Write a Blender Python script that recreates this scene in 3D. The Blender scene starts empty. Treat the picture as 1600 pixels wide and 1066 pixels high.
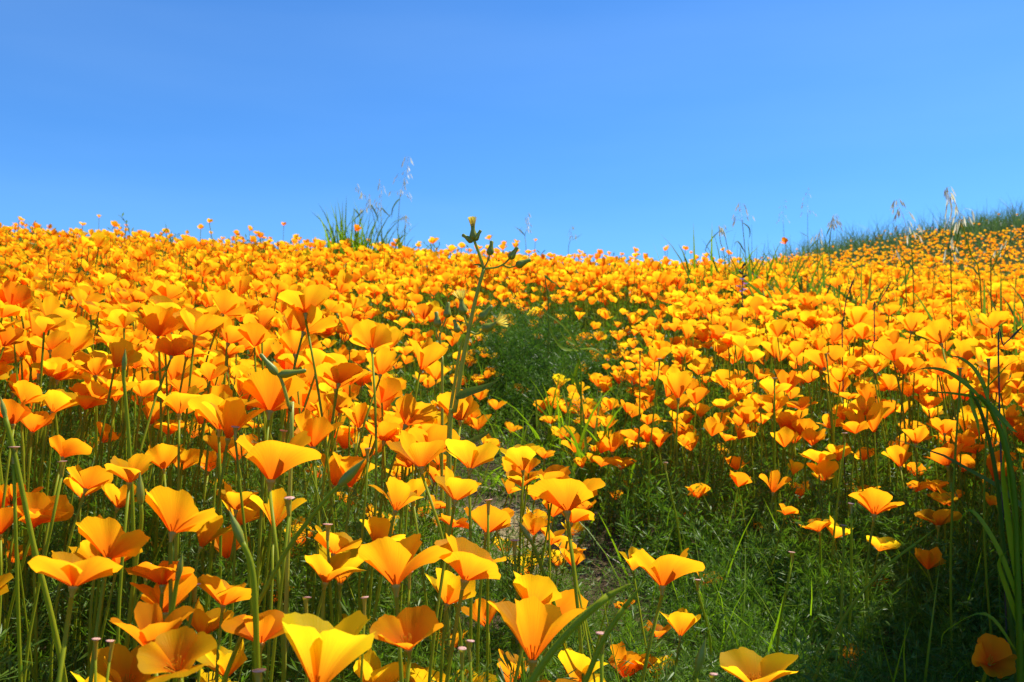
import bpy, math, random
import numpy as np
from mathutils import Vector, Matrix, Quaternion

random.seed(7)
rng = np.random.default_rng(7)
scene = bpy.context.scene
COL = scene.collection

# ------------------------------------------------------------------ camera
F = 1500.0                       # focal length in photo pixels (1600 wide)
PITCH = math.radians(3.3)
CAMZ = 0.62
cam_data = bpy.data.cameras.new('camera')
cam = bpy.data.objects.new('camera', cam_data)
COL.objects.link(cam)
cam.location = (0, 0, CAMZ)
cam.rotation_euler = (math.pi / 2 + PITCH, 0, 0)
cam_data.sensor_width = 22.3
cam_data.lens = 22.3 * F / 1600.0
cam_data.clip_start = 0.02
cam_data.clip_end = 3000
cam_data.dof.use_dof = True
cam_data.dof.focus_distance = 0.95
cam_data.dof.aperture_fstop = 11.0
scene.camera = cam
C0 = np.array([0, 0, CAMZ])
RIGHT = np.array([1.0, 0, 0])
FWD = np.array([0, math.cos(PITCH), math.sin(PITCH)])
UP = np.array([0, -math.sin(PITCH), math.cos(PITCH)])

def at(px, py, d):
    return C0 + d * (FWD + RIGHT * (px - 800) / F + UP * (533 - py) / F)

def project(P):
    q = np.asarray(P) - C0
    d = q @ FWD
    return 800 + F * (q @ RIGHT) / d, 533 - F * (q @ UP) / d, d

# ------------------------------------------------------------------ world, sun, exposure
SUN_AZ = math.radians(62)        # to the right of the view direction
SUN_EL = math.radians(57)
world = bpy.data.worlds.new('World')
scene.world = world
world.use_nodes = True
nt = world.node_tree
nt.nodes.clear()
w_out = nt.nodes.new('ShaderNodeOutputWorld')
bg = nt.nodes.new('ShaderNodeBackground')
sky = nt.nodes.new('ShaderNodeTexSky')
sky.sky_type = 'NISHITA'
sky.sun_disc = False
sky.sun_elevation = SUN_EL
sky.sun_rotation = SUN_AZ
sky.altitude = 900
sky.air_density = 1.0
sky.dust_density = 0.25
sky.ozone_density = 3.0
tint = nt.nodes.new('ShaderNodeMix')
tint.data_type = 'RGBA'; tint.blend_type = 'MULTIPLY'
tint.inputs['Factor'].default_value = 1.0
tint.inputs['B'].default_value = (0.44, 0.885, 1.33, 1)
# faint high cirrus streaks
tc = nt.nodes.new('ShaderNodeTexCoord')
mp = nt.nodes.new('ShaderNodeMapping')
mp.inputs['Rotation'].default_value = (0, math.radians(38), 0)
mp.inputs['Scale'].default_value = (1.2, 1.2, 7.0)
mp.inputs['Location'].default_value = (1.7, 0.4, 0.9)
ns = nt.nodes.new('ShaderNodeTexNoise')
ns.inputs['Scale'].default_value = 1.6
ns.inputs['Detail'].default_value = 4
ns.inputs['Roughness'].default_value = 0.45
rp = nt.nodes.new('ShaderNodeMapRange')
rp.inputs['From Min'].default_value = 0.42
rp.inputs['From Max'].default_value = 0.78
rp.inputs['To Max'].default_value = 0.05
mixc = nt.nodes.new('ShaderNodeMix')
mixc.data_type = 'RGBA'
mixc.inputs['B'].default_value = (6.2, 8.6, 10.5, 1)
L = nt.links.new
L(sky.outputs['Color'], tint.inputs['A'])
L(tc.outputs['Generated'], mp.inputs['Vector'])
L(mp.outputs['Vector'], ns.inputs['Vector'])
L(ns.outputs['Fac'], rp.inputs['Value'])
L(rp.outputs['Result'], mixc.inputs['Factor'])
L(tint.outputs['Result'], mixc.inputs['A'])
L(mixc.outputs['Result'], bg.inputs['Color'])
bg.inputs['Strength'].default_value = 0.092
L(bg.outputs['Background'], w_out.inputs['Surface'])

sun_data = bpy.data.lights.new('sun', 'SUN')
sun_data.energy = 5.0
sun_data.angle = math.radians(0.5)
sun_data.color = (1.0, 0.95, 0.86)
sun = bpy.data.objects.new('sun', sun_data)
COL.objects.link(sun)
SUN = Vector((math.sin(SUN_AZ) * math.cos(SUN_EL), math.cos(SUN_AZ) * math.cos(SUN_EL), math.sin(SUN_EL)))
sun.rotation_euler = (-SUN).to_track_quat('-Z', 'Y').to_euler()
sun.location = (3, 5, 8)

scene.render.engine = 'CYCLES'
scene.view_settings.view_transform = 'Standard'
scene.view_settings.look = 'None'
scene.view_settings.exposure = 0.66
scene.view_settings.gamma = 1.0
scene.view_settings.use_curve_mapping = False
scene.cycles.max_bounces = 10
scene.cycles.transmission_bounces = 6
scene.cycles.diffuse_bounces = 8

# ------------------------------------------------------------------ helpers
def tag(o, label=None, cat=None, group=None, kind=None):
    if label: o['label'] = label
    if cat: o['category'] = cat
    if group: o['group'] = group
    if kind: o['kind'] = kind
    return o

def link(o, parent=None):
    COL.objects.link(o)
    if parent is not None:
        o.parent = parent
    return o

def empty(name, loc):
    o = bpy.data.objects.new(name, None)
    o.empty_display_size = 0.02
    o.location = tuple(float(c) for c in loc)
    return link(o)

def mesh_np(name, V, Fq, mat, smooth=True, attrs=None, uv=None):
    """V (n,3), Fq (m,k) with constant k."""
    me = bpy.data.meshes.new(name)
    V = np.ascontiguousarray(V, dtype=np.float32)
    Fq = np.ascontiguousarray(Fq, dtype=np.int32)
    n, (m, k) = len(V), Fq.shape
    me.vertices.add(n)
    me.vertices.foreach_set('co', V.ravel())
    me.loops.add(m * k)
    me.loops.foreach_set('vertex_index', Fq.ravel())
    me.polygons.add(m)
    me.polygons.foreach_set('loop_start', np.arange(0, m * k, k, dtype=np.int32))
    me.polygons.foreach_set('use_smooth', np.full(m, smooth, dtype=bool))
    if attrs:
        for an, arr in attrs.items():
            a = me.attributes.new(an, 'FLOAT', 'POINT')
            a.data.foreach_set('value', np.ascontiguousarray(arr, dtype=np.float32))
    me.update(calc_edges=True)
    me.validate()
    if mat: me.materials.append(mat)
    return me

def obj_np(name, V, Fq, mat, parent=None, **kw):
    o = bpy.data.objects.new(name, mesh_np(name, V, Fq, mat, **kw))
    return link(o, parent)

class MB:
    """collects quads"""
    def __init__(s): s.v = []; s.f = []; s.n = 0
    def add(s, V, Fq):
        V = np.asarray(V, float); Fq = np.asarray(Fq, int)
        s.v.append(V); s.f.append(Fq + s.n); s.n += len(V)
    def tube(s, P, R, k=6, cap=True):
        P = np.asarray(P, float); n = len(P)
        R = np.full(n, R) if np.isscalar(R) else np.asarray(R, float)
        T = np.gradient(P, axis=0); T /= np.linalg.norm(T, axis=1)[:, None] + 1e-12
        ref = np.array([0.31, 0.95, 0.05]) if abs(T[0][2]) > 0.5 else np.array([0, 0, 1.0])
        A = np.cross(T, ref); A /= np.linalg.norm(A, axis=1)[:, None] + 1e-9
        B = np.cross(T, A)
        ang = np.linspace(0, 2 * math.pi, k, endpoint=False)
        V = P[:, None, :] + R[:, None, None] * (np.cos(ang)[None, :, None] * A[:, None, :] + np.sin(ang)[None, :, None] * B[:, None, :])
        V = V.reshape(-1, 3)
        i = np.arange(n - 1)[:, None] * k; j = np.arange(k)[None, :]; j2 = (j + 1) % k
        Fq = np.stack([i + j, i + j2, i + k + j2, i + k + j], -1).reshape(-1, 4)
        s.add(V, Fq)
        if cap and k == 6:
            e = (n - 1) * k + s.n - n * k
            b = s.n - n * k
            s.f.append(np.array([[b, b + 5, b + 4, b + 3], [b, b + 3, b + 2, b + 1], [e, e + 1, e + 2, e + 3], [e, e + 3, e + 4, e + 5]]))
    def ribbon(s, P, W, side, fold=0.0):
        """leaf blade with a mid rib fold; side: width direction"""
        P = np.asarray(P, float); n = len(P)
        W = np.asarray(W, float); side = np.asarray(side, float)
        T = np.gradient(P, axis=0); T /= np.linalg.norm(T, axis=1)[:, None] + 1e-12
        S = side[None, :] - T * (T @ side)[:, None]
        S /= np.linalg.norm(S, axis=1)[:, None] + 1e-9
        N = np.cross(S, T)
        a = P - S * W[:, None] / 2 + N * (W * fold)[:, None]
        c = P + S * W[:, None] / 2 + N * (W * fold)[:, None]
        V = np.stack([a, P, c], 1).reshape(-1, 3)
        Fq = []
        for i in range(n - 1):
            for j in range(2):
                Fq.append([i * 3 + j, i * 3 + j + 1, i * 3 + 4 + j, i * 3 + 3 + j])
        s.add(V, Fq)
    def lathe(s, base, axis, prof, k=10):
        """prof: list of (t along axis, radius)"""
        axis = np.asarray(axis, float); axis /= np.linalg.norm(axis)
        P = np.array([np.asarray(base) + axis * t for t, r in prof])
        a = np.cross(axis, [0.3, 0.9, 0.2]); a /= np.linalg.norm(a); b = np.cross(axis, a)
        ang = np.linspace(0, 2 * math.pi, k, endpoint=False)
        R = np.array([r for t, r in prof])
        V = (P[:, None, :] + R[:, None, None] * (np.cos(ang)[None, :, None] * a + np.sin(ang)[None, :, None] * b)).reshape(-1, 3)
        n = len(prof)
        i = np.arange(n - 1)[:, None] * k; j = np.arange(k)[None, :]; j2 = (j + 1) % k
        s.add(V, np.stack([i + j, i + j2, i + k + j2, i + k + j], -1).reshape(-1, 4))
    def data(s):
        return np.concatenate(s.v), np.concatenate(s.f)
    def build(s, name, mat, parent=None, origin=None, smooth=True):
        V, Fq = s.data()
        if origin is not None: V = V - np.asarray(origin)
        return obj_np(name, V, Fq, mat, parent, smooth=smooth)

def bez(P0, P1, P2, n):
    t = np.linspace(0, 1, n)[:, None]
    return (1 - t) ** 2 * P0 + 2 * t * (1 - t) * P1 + t * t * P2

def spline(pts, n):
    """Catmull-Rom through pts"""
    pts = [np.asarray(p, float) for p in pts]
    P = [2 * pts[0] - pts[1]] + pts + [2 * pts[-1] - pts[-2]]
    out = []
    m = len(pts) - 1
    for t in np.linspace(0, m, n):
        i = min(int(t), m - 1); u = t - i
        a, b, c, d = P[i:i + 4]
        out.append(0.5 * (2 * b + (c - a) * u + (2 * a - 5 * b + 4 * c - d) * u * u + (3 * b - a - 3 * c + d) * u ** 3))
    return np.array(out)

# ------------------------------------------------------------------ terrain
def hash_noise(x, y, s):
    return (np.sin(x * 1.7 * s + 1.3) * np.cos(y * 1.3 * s + 0.4) + 0.6 * np.sin(x * 3.1 * s + y * 2.3 * s + 2.0) + 0.4 * np.cos(y * 4.7 * s - x * 2.2 * s)) / 2.0

def gz(x, y):
    x = np.asarray(x, float); y = np.asarray(y, float)
    yc = np.clip(y, -40, 70)
    z = 0.225 * yc - 0.006 * np.maximum(yc, 0) ** 2
    z = np.where(yc > 30, 0.225 * 30 - 5.4 - 0.135 * (yc - 30), z)
    z = z - 0.055 * np.clip(x, -9, 9)
    z = z + 2.28 * np.exp(-((x - 11) ** 2 / (2 * 5.0 ** 2) + (y - 19) ** 2 / (2 * 5.0 ** 2)))
    r = np.hypot(x, y)
    z = z + 0.02 * hash_noise(x, y, 1.0) * np.clip(r / 3, 0.3, 2.0) + 0.008 * hash_noise(x + 9, y, 4.0)
    return z

PATH = np.array([(1.0, 0.95), (0.55, 1.08), (0.22, 1.32), (0.0, 1.62), (-0.06, 1.85), (0.0, 2.25), (0.08, 2.8), (0.12, 3.35)])
PATHW = np.array([0.10, 0.10, 0.09, 0.09, 0.09, 0.07, 0.06, 0.05])

def path_dist(x, y):
    """signed-ish distance outside the path edge (0 on it)"""
    x = np.asarray(x, float); y = np.asarray(y, float)
    best = np.full(x.shape, 99.0)
    for i in range(len(PATH) - 1):
        a, b = PATH[i], PATH[i + 1]
        ab = b - a
        t = np.clip(((x - a[0]) * ab[0] + (y - a[1]) * ab[1]) / (ab @ ab), 0, 1)
        w = PATHW[i] + (PATHW[i + 1] - PATHW[i]) * t
        best = np.minimum(best, np.hypot(x - a[0] - t * ab[0], y - a[1] - t * ab[1]) - w)
    return np.maximum(best, 0)

def sstep(a, b, x):
    t = np.clip((x - a) / (b - a), 0, 1)
    return t * t * (3 - 2 * t)

def near_left(x, y):
    """the tall bank on the near side of the path"""
    return sstep(0.25, -0.1, x - 0.25 * (y - 1)) * sstep(1.9, 1.1, y)

def head_h(x, y):
    pd = path_dist(x, y)
    h = 0.11 + 0.17 * sstep(0.0, 0.45, pd)
    h = h + 0.05 * sstep(0.15, 0.4, x) * sstep(1.8, 1.4, y)
    h = h + 0.10 * near_left(x, y) * sstep(0, 0.15, pd)
    h = h + 0.03 * hash_noise(x * 2, y * 2, 1.6)
    return h

def flower_density(x, y):
    pd = path_dist(x, y)
    right = sstep(0.0, 0.35, x - 0.1)
    near = sstep(2.6, 1.8, y)
    up = sstep(2.0, 2.4, y)
    d = sstep(0.02 - 0.05 * up, 0.20 - 0.10 * up + 0.22 * right * near, pd) ** (1 + 0.5 * right * near)
    d = np.maximum(d, 0.17 * sstep(0.0, 0.06, pd))
    d = d * (0.06 + 0.94 * sstep(0.10, 0.27, np.hypot((x - 0.07), (y - 2.95) * 0.8) + 0.05 * hash_noise(x, y, 9.0)))
    # the far ridge carries scrub on its crest
    d = d * (0.66 + 0.34 * np.clip(hash_noise(x, y, 2.2) + 0.6, 0, 1))
    d = d * (1 - 0.75 * sstep(0.45, 0.75, hash_noise(x * 1.1 + 3, y * 1.1 + 1, 1.7)) * sstep(2.0, 2.6, y))
    return d

# ------------------------------------------------------------------ materials
def new_mat(name):
    m = bpy.data.materials.new(name); m.use_nodes = True
    m.node_tree.nodes.clear()
    return m, m.node_tree.nodes, m.node_tree.links.new

def petal_material(name, stuff):
    m, N, L = new_mat(name)
    out = N.new('ShaderNodeOutputMaterial')
    va = N.new('ShaderNodeAttribute'); va.attribute_name = 'vv'
    ua = N.new('ShaderNodeAttribute'); ua.attribute_name = 'uu'
    if stuff:
        ta = N.new('ShaderNodeAttribute'); ta.attribute_name = 'tone'
        tone = ta.outputs['Fac']
    else:
        oi = N.new('ShaderNodeObjectInfo')
        sp = N.new('ShaderNodeSeparateColor')
        L(oi.outputs['Color'], sp.inputs['Color'])
        tone = sp.outputs['Red']
    # fine ribs running from the base to the rim
    cx = N.new('ShaderNodeCombineXYZ')
    mu = N.new('ShaderNodeMath'); mu.operation = 'MULTIPLY'; mu.inputs[1].default_value = 26
    L(ua.outputs['Fac'], mu.inputs[0]); L(mu.outputs[0], cx.inputs['X'])
    L(va.outputs['Fac'], cx.inputs['Y']); L(tone, cx.inputs['Z'])
    ns = N.new('ShaderNodeTexNoise'); ns.inputs['Scale'].default_value = 1.3; ns.inputs['Detail'].default_value = 3
    L(cx.outputs[0], ns.inputs['Vector'])
    # colour along the petal
    ad = N.new('ShaderNodeMath'); ad.operation = 'MULTIPLY_ADD'; ad.inputs[1].default_value = 0.36; 
    L(ns.outputs['Fac'], ad.inputs[0]); L(va.outputs['Fac'], ad.inputs[2])
    rmp = N.new('ShaderNodeValToRGB')
    e = rmp.color_ramp.elements
    e[0].position = 0.12; e[0].color = (0.94, 0.135, 0.004, 1)
    e[1].position = 1.0; e[1].color = (0.98, 0.47, 0.008, 1)
    k = e.new(0.55); k.color = (0.97, 0.275, 0.008, 1)
    L(ad.outputs[0], rmp.inputs['Fac'])
    # whole-flower tone: deep orange ... yellow
    tr = N.new('ShaderNodeValToRGB')
    t = tr.color_ramp.elements
    t[0].position = 0.0; t[0].color = (0.96, 0.62, 0.8, 1)
    t[1].position = 1.0; t[1].color = (1.0, 1.5, 1.4, 1)
    k = t.new(0.5); k.color = (1, 1, 1, 1)
    L(tone, tr.inputs['Fac'])
    mx = N.new('ShaderNodeMix'); mx.data_type = 'RGBA'; mx.blend_type = 'MULTIPLY'; mx.inputs['Factor'].default_value = 1
    L(rmp.outputs['Color'], mx.inputs['A']); L(tr.outputs['Color'], mx.inputs['B'])
    bp = N.new('ShaderNodeBump'); bp.inputs['Strength'].default_value = 0.3; bp.inputs['Distance'].default_value = 0.0013
    L(ns.outputs['Fac'], bp.inputs['Height'])
    df = N.new('ShaderNodeBsdfDiffuse'); L(mx.outputs['Result'], df.inputs['Color']); L(bp.outputs[0], df.inputs['Normal'])
    tl = N.new('ShaderNodeBsdfTranslucent'); L(mx.outputs['Result'], tl.inputs['Color']); L(bp.outputs[0], tl.inputs['Normal'])
    s1 = N.new('ShaderNodeMixShader'); s1.inputs[0].default_value = 0.72
    L(df.outputs[0], s1.inputs[1]); L(tl.outputs[0], s1.inputs[2])
    gl = N.new('ShaderNodeBsdfGlossy'); gl.inputs['Roughness'].default_value = 0.42
    L(bp.outputs[0], gl.inputs['Normal'])
    s2 = N.new('ShaderNodeMixShader'); s2.inputs[0].default_value = 0.002
    L(s1.outputs[0], s2.inputs[1]); L(gl.outputs[0], s2.inputs[2])
    L(s2.outputs[0], out.inputs['Surface'])
    return m

def leaf_material(name, c1, c2, trans=0.4, rough=0.35, spec=0.06, tcol=(1.15, 1.35, 0.7)):
    m, N, L = new_mat(name)
    out = N.new('ShaderNodeOutputMaterial')
    ge = N.new('ShaderNodeNewGeometry')
    ns = N.new('ShaderNodeTexNoise'); ns.inputs['Scale'].default_value = 9.0; ns.inputs['Detail'].default_value = 2
    L(ge.outputs['Position'], ns.inputs['Vector'])
    av = N.new('ShaderNodeMath'); av.operation = 'MULTIPLY_ADD'; av.inputs[1].default_value = 0.55
    L(ge.outputs['Random Per Island'], av.inputs[0])
    sc = N.new('ShaderNodeMath'); sc.operation = 'MULTIPLY'; sc.inputs[1].default_value = 0.45
    L(ns.outputs['Fac'], sc.inputs[0]); L(sc.outputs[0], av.inputs[2])
    mx = N.new('ShaderNodeMix'); mx.data_type = 'RGBA'
    mx.inputs['A'].default_value = (*c1, 1); mx.inputs['B'].default_value = (*c2, 1)
    L(av.outputs[0], mx.inputs['Factor'])
    t2 = N.new('ShaderNodeMix'); t2.data_type = 'RGBA'; t2.blend_type = 'MULTIPLY'; t2.inputs['Factor'].default_value = 1
    L(mx.outputs['Result'], t2.inputs['A']); t2.inputs['B'].default_value = (*tcol, 1)
    df = N.new('ShaderNodeBsdfDiffuse'); L(mx.outputs['Result'], df.inputs['Color'])
    tl = N.new('ShaderNodeBsdfTranslucent'); L(t2.outputs['Result'], tl.inputs['Color'])
    s1 = N.new('ShaderNodeMixShader'); s1.inputs[0].default_value = trans
    L(df.outputs[0], s1.inputs[1]); L(tl.outputs[0], s1.inputs[2])
    gl = N.new('ShaderNodeBsdfGlossy'); gl.inputs['Roughness'].default_value = rough
    s2 = N.new('ShaderNodeMixShader'); s2.inputs[0].default_value = spec
    L(s1.outputs[0], s2.inputs[1]); L(gl.outputs[0], s2.inputs[2])
    L(s2.outputs[0], out.inputs['Surface'])
    return m

def ground_material():
    m, N, L = new_mat('hillside soil')
    out = N.new('ShaderNodeOutputMaterial')
    bs = N.new('ShaderNodeBsdfPrincipled'); bs.inputs['Roughness'].default_value = 0.95
    bs.inputs['Specular IOR Level'].default_value = 0.15
    tc = N.new('ShaderNodeTexCoord')
    n1 = N.new('ShaderNodeTexNoise'); n1.inputs['Scale'].default_value = 6; n1.inputs['Detail'].default_value = 8; n1.inputs['Roughness'].default_value = 0.65
    n2 = N.new('ShaderNodeTexNoise'); n2.inputs['Scale'].default_value = 85; n2.inputs['Detail'].default_value = 6; n2.inputs['Roughness'].default_value = 0.7
    L(tc.outputs['Object'], n1.inputs['Vector']); L(tc.outputs['Object'], n2.inputs['Vector'])
    a = N.new('ShaderNodeMath'); a.operation = 'MULTIPLY_ADD'; a.inputs[1].default_value = 0.5
    b = N.new('ShaderNodeMath'); b.operation = 'MULTIPLY'; b.inputs[1].default_value = 0.5
    L(n1.outputs['Fac'], a.inputs[0]); L(n2.outputs['Fac'], b.inputs[0]); L(b.outputs[0], a.inputs[2])
    r = N.new('ShaderNodeValToRGB'); e = r.color_ramp.elements
    e[0].position = 0.32; e[0].color = (0.035, 0.024, 0.012, 1)
    e[1].position = 0.70; e[1].color = (0.13, 0.09, 0.045, 1)
    r2 = N.new('ShaderNodeValToRGB'); e = r2.color_ramp.elements
    e[0].position = 0.32; e[0].color = (0.16, 0.12, 0.055, 1)
    e[1].position = 0.66; e[1].color = (0.46, 0.37, 0.19, 1)
    dry = N.new('ShaderNodeAttribute'); dry.attribute_name = 'dry'
    mx = N.new('ShaderNodeMix'); mx.data_type = 'RGBA'
    L(a.outputs[0], r.inputs['Fac']); L(a.outputs[0], r2.inputs['Fac'])
    L(dry.outputs['Fac'], mx.inputs['Factor']); L(r.outputs['Color'], mx.inputs['A']); L(r2.outputs['Color'], mx.inputs['B'])
    L(mx.outputs['Result'], bs.inputs['Base Color'])
    bp = N.new('ShaderNodeBump'); bp.inputs['Strength'].default_value = 0.8; bp.inputs['Distance'].default_value = 0.012
    L(n2.outputs['Fac'], bp.inputs['Height']); L(bp.outputs[0], bs.inputs['Normal'])
    L(bs.outputs[0], out.inputs['Surface'])
    return m

M = {}
M['petal'] = petal_material('poppy petal', False)
M['petal_mass'] = petal_material('poppy petal mass', True)
M['leaf'] = leaf_material('poppy leaf', (0.05, 0.11, 0.007), (0.165, 0.275, 0.022), 0.42, 0.45, 0.022)
M['dark_shade_leaf'] = leaf_material('dark green leaf and gap shade', (0.032, 0.085, 0.008), (0.12, 0.22, 0.022), 0.38, 0.45, 0.02)  # the hollow's dark green; in the gap its darkness is shade put into colour
M['stem'] = leaf_material('poppy stem', (0.23, 0.27, 0.008), (0.37, 0.40, 0.02), 0.42, 0.4, 0.012)
M['grass'] = leaf_material('grass blade', (0.15, 0.25, 0.006), (0.26, 0.38, 0.012), 0.52, 0.4, 0.015)
M['grass_blue'] = leaf_material('blue green grass', (0.09, 0.16, 0.014), (0.18, 0.26, 0.028), 0.48, 0.4, 0.015)
M['thistle_stem'] = leaf_material('thistle stem', (0.36, 0.37, 0.025), (0.48, 0.46, 0.05), 0.35, 0.4, 0.03)
M['scrub'] = leaf_material('scrub leaf', (0.06, 0.12, 0.035), (0.15, 0.21, 0.08), 0.35, 0.5, 0.04)
M['straw'] = leaf_material('dry straw', (0.30, 0.23, 0.11), (0.55, 0.45, 0.25), 0.25, 0.45, 0.05, (1, 1, 0.9))
M['oat'] = leaf_material('oat spikelet', (0.50, 0.52, 0.32), (0.80, 0.78, 0.62), 0.5, 0.4, 0.06, (1, 1, 0.9))
M['pink'] = leaf_material('pink receptacle rim', (0.82, 0.42, 0.36), (0.88, 0.56, 0.46), 0.45, 0.4, 0.05, (1, 1, 0.9))
M['recept'] = leaf_material('receptacle', (0.38, 0.33, 0.02), (0.50, 0.36, 0.03), 0.3, 0.4, 0.05)
M['stamen'] = leaf_material('stamens', (0.75, 0.36, 0.01), (0.85, 0.48, 0.02), 0.3, 0.6, 0.02, (1, 1, 0.9))
M['thistle_yellow'] = leaf_material('thistle ray floret', (0.80, 0.62, 0.06), (0.85, 0.72, 0.16), 0.45, 0.5, 0.03, (1, 1, 0.8))
M['thistle_bud'] = leaf_material('thistle bud', (0.22, 0.25, 0.012), (0.36, 0.38, 0.03), 0.3, 0.45, 0.05)
M['purple'] = leaf_material('purple petal', (0.28, 0.16, 0.50), (0.42, 0.26, 0.62), 0.4, 0.5, 0.03, (1, 1, 1))
M['dark_stem'] = leaf_material('dark stem', (0.05, 0.035, 0.02), (0.09, 0.06, 0.03), 0.05, 0.5, 0.04)
M['soil'] = ground_material()

# ------------------------------------------------------------------ ground sheet
def axis_coords(lo, hi, fine_lo, fine_hi, step, growth=1.16):
    c = list(np.arange(fine_lo, fine_hi + 1e-6, step))
    s = step
    while c[-1] < hi:
        s *= growth; c.append(c[-1] + s)
    s = step
    while c[0] > lo:
        s *= growth; c.insert(0, c[0] - s)
    return np.array(c)

gx = axis_coords(-600, 600, -2.2, 2.2, 0.04)
gy = axis_coords(-400, 800, 0.2, 5.0, 0.04)
X, Y = np.meshgrid(gx, gy)
Zg = gz(X, Y)
nx, ny = len(gx), len(gy)
idx = np.arange(nx * ny).reshape(ny, nx)
Fg = np.stack([idx[:-1, :-1], idx[:-1, 1:], idx[1:, 1:], idx[1:, :-1]], -1).reshape(-1, 4)
ground = obj_np('ground', np.stack([X, Y, Zg], -1).reshape(-1, 3), Fg, M['soil'],
                attrs={'dry': sstep(0.24, 0.08, np.hypot(X + 0.07, (Y - 1.72) * 0.9) + 0.05 * hash_noise(X, Y, 9)).ravel()})
tag(ground, 'bare brown soil of the hillside under the poppies', 'hillside', kind='structure')

# ------------------------------------------------------------------ poppy flower shapes
def petal_grid(nu, nv, phi0, openness, seed, outer, bowl=0.0):
    r_ = random.Random(seed)
    th0 = math.radians(24 + 16 * openness + 11 * bowl + r_.uniform(-4, 4))
    th1 = math.radians(10 - 20 * bowl + 72 * openness + r_.uniform(-10, 14))
    length = r_.uniform(0.90, 1.12)
    phw = math.radians(r_.uniform(50, 62))
    ph1, ph2, ph3 = (r_.uniform(0, 6.28) for _ in range(3))
    skew = r_.uniform(-0.14, 0.14)
    ruff = r_.uniform(0.05, 0.13)
    notch = r_.uniform(0.0, 0.05)
    u = np.linspace(-1, 1, nu + 1); v = np.linspace(0, 1, nv + 1)
    UU, VV = np.meshgrid(u, v)
    edge = 1 - 0.30 * np.abs(UU) ** 2.4 + skew * UU - notch * np.exp(-(UU / 0.25) ** 2) + 0.025 * np.sin(UU * 7 + ph3) + 0.014 * np.sin(UU * 17 + ph1) + 0.008 * np.sin(UU * 29 + ph2)
    s = VV * edge * length
    # integrate profile
    tt = np.linspace(0, 1.35, 200)
    th = th0 + (th1 - th0) * np.clip(tt, 0, 1.35) ** 1.8
    rr = np.concatenate([[0], np.cumsum(np.sin(th))[:-1]]) * (tt[1] - tt[0]) + 0.03
    zz = np.concatenate([[0], np.cumsum(np.cos(th))[:-1]]) * (tt[1] - tt[0])
    r = np.interp(s, tt, rr); z = np.interp(s, tt, zz)
    flat = 1 + 0.30 * (1 / np.cos(UU * phw * 0.85) - 1)
    r = r * flat * (1.05 if outer else 0.97)
    wav = (np.sin(UU * 3.3 + ph1) * ruff + np.sin(UU * 6.5 + ph2) * ruff * 0.45) * VV ** 2.2
    r = r + wav * 0.9
    z = z - wav * 0.55 * openness + (0.0 if outer else 0.008)
    # edges roll outwards a little
    r = r + 0.07 * openness * np.abs(UU) ** 4 * VV
    z = z - 0.10 * openness * np.abs(UU) ** 4 * VV
    ph = phi0 + UU * phw
    V = np.stack([r * np.cos(ph), r * np.sin(ph), z], -1).reshape(-1, 3)
    i = np.arange((nu + 1) * (nv + 1)).reshape(nv + 1, nu + 1)
    Fq = np.stack([i[:-1, :-1], i[:-1, 1:], i[1:, 1:], i[1:, :-1]], -1).reshape(-1, 4)
    return V, Fq, UU.ravel(), VV.ravel()

NVAR = 20
VAR_OPEN = [0.12 + 0.80 * i / (NVAR - 1) for i in range(NVAR)]

def flower_variant(vi, nu, nv):
    r_ = random.Random(100 + vi)
    o = VAR_OPEN[vi]
    bowl = (0.0, 1.0, 0.45, 0.8)[vi % 4]
    petals = []
    for k in range(4):
        ok = max(0.02, o + r_.uniform(-0.26, 0.34) + (0.08 if k % 2 == 0 else -0.08))
        petals.append(petal_grid(nu, nv, k * math.pi / 2 + r_.uniform(-0.14, 0.14), ok, 1000 + vi * 10 + k, k % 2 == 0, bowl))
    allV = np.concatenate([p[0] for p in petals])
    width = np.percentile(np.hypot(allV[:, 0], allV[:, 1]), 96) * 2
    H = allV[:, 2].max() / width
    return [(V / width, Fq, U, W) for V, Fq, U, W in petals], H

HI = []      # per variant: 4 shared petal meshes + height/width
for vi in range(NVAR):
    ps, H = flower_variant(vi, 18, 9)
    HI.append(([mesh_np('petal', V, Fq, M['petal'], attrs={'uu': U, 'vv': W}) for V, Fq, U, W in ps], H))
# shared receptacle and stamens (unit: flower width)
mb = MB(); mb.lathe((0, 0, -0.13), (0, 0, 1), [(0, 0.022), (0.05, 0.03), (0.10, 0.048), (0.135, 0.062), (0.15, 0.05), (0.16, 0.02)], 8)
RECEPT = mesh_np('receptacle', *mb.data(), M['recept'])
mb = MB()
for k in range(14):
    a = k * 2.4; t = 0.05 + 0.10 * random.random()
    mb.tube(np.array([[0.012 * math.cos(a), 0.012 * math.sin(a), 0.0], [t * math.cos(a) * .6, t * math.sin(a) * .6, 0.11], [t * math.cos(a), t * math.sin(a), 0.2 + 0.04 * random.random()]]), [0.004, 0.006, 0.009], 3, False)
STAMEN = mesh_np('stamens', *mb.data(), M['stamen'])

SUNH = np.array([math.sin(SUN_AZ), math.cos(SUN_AZ), 0])

def rot_to(axis, spin):
    q = Vector((0, 0, 1)).rotation_difference(Vector(axis))
    return q @ Quaternion((0, 0, 1), spin)

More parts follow.
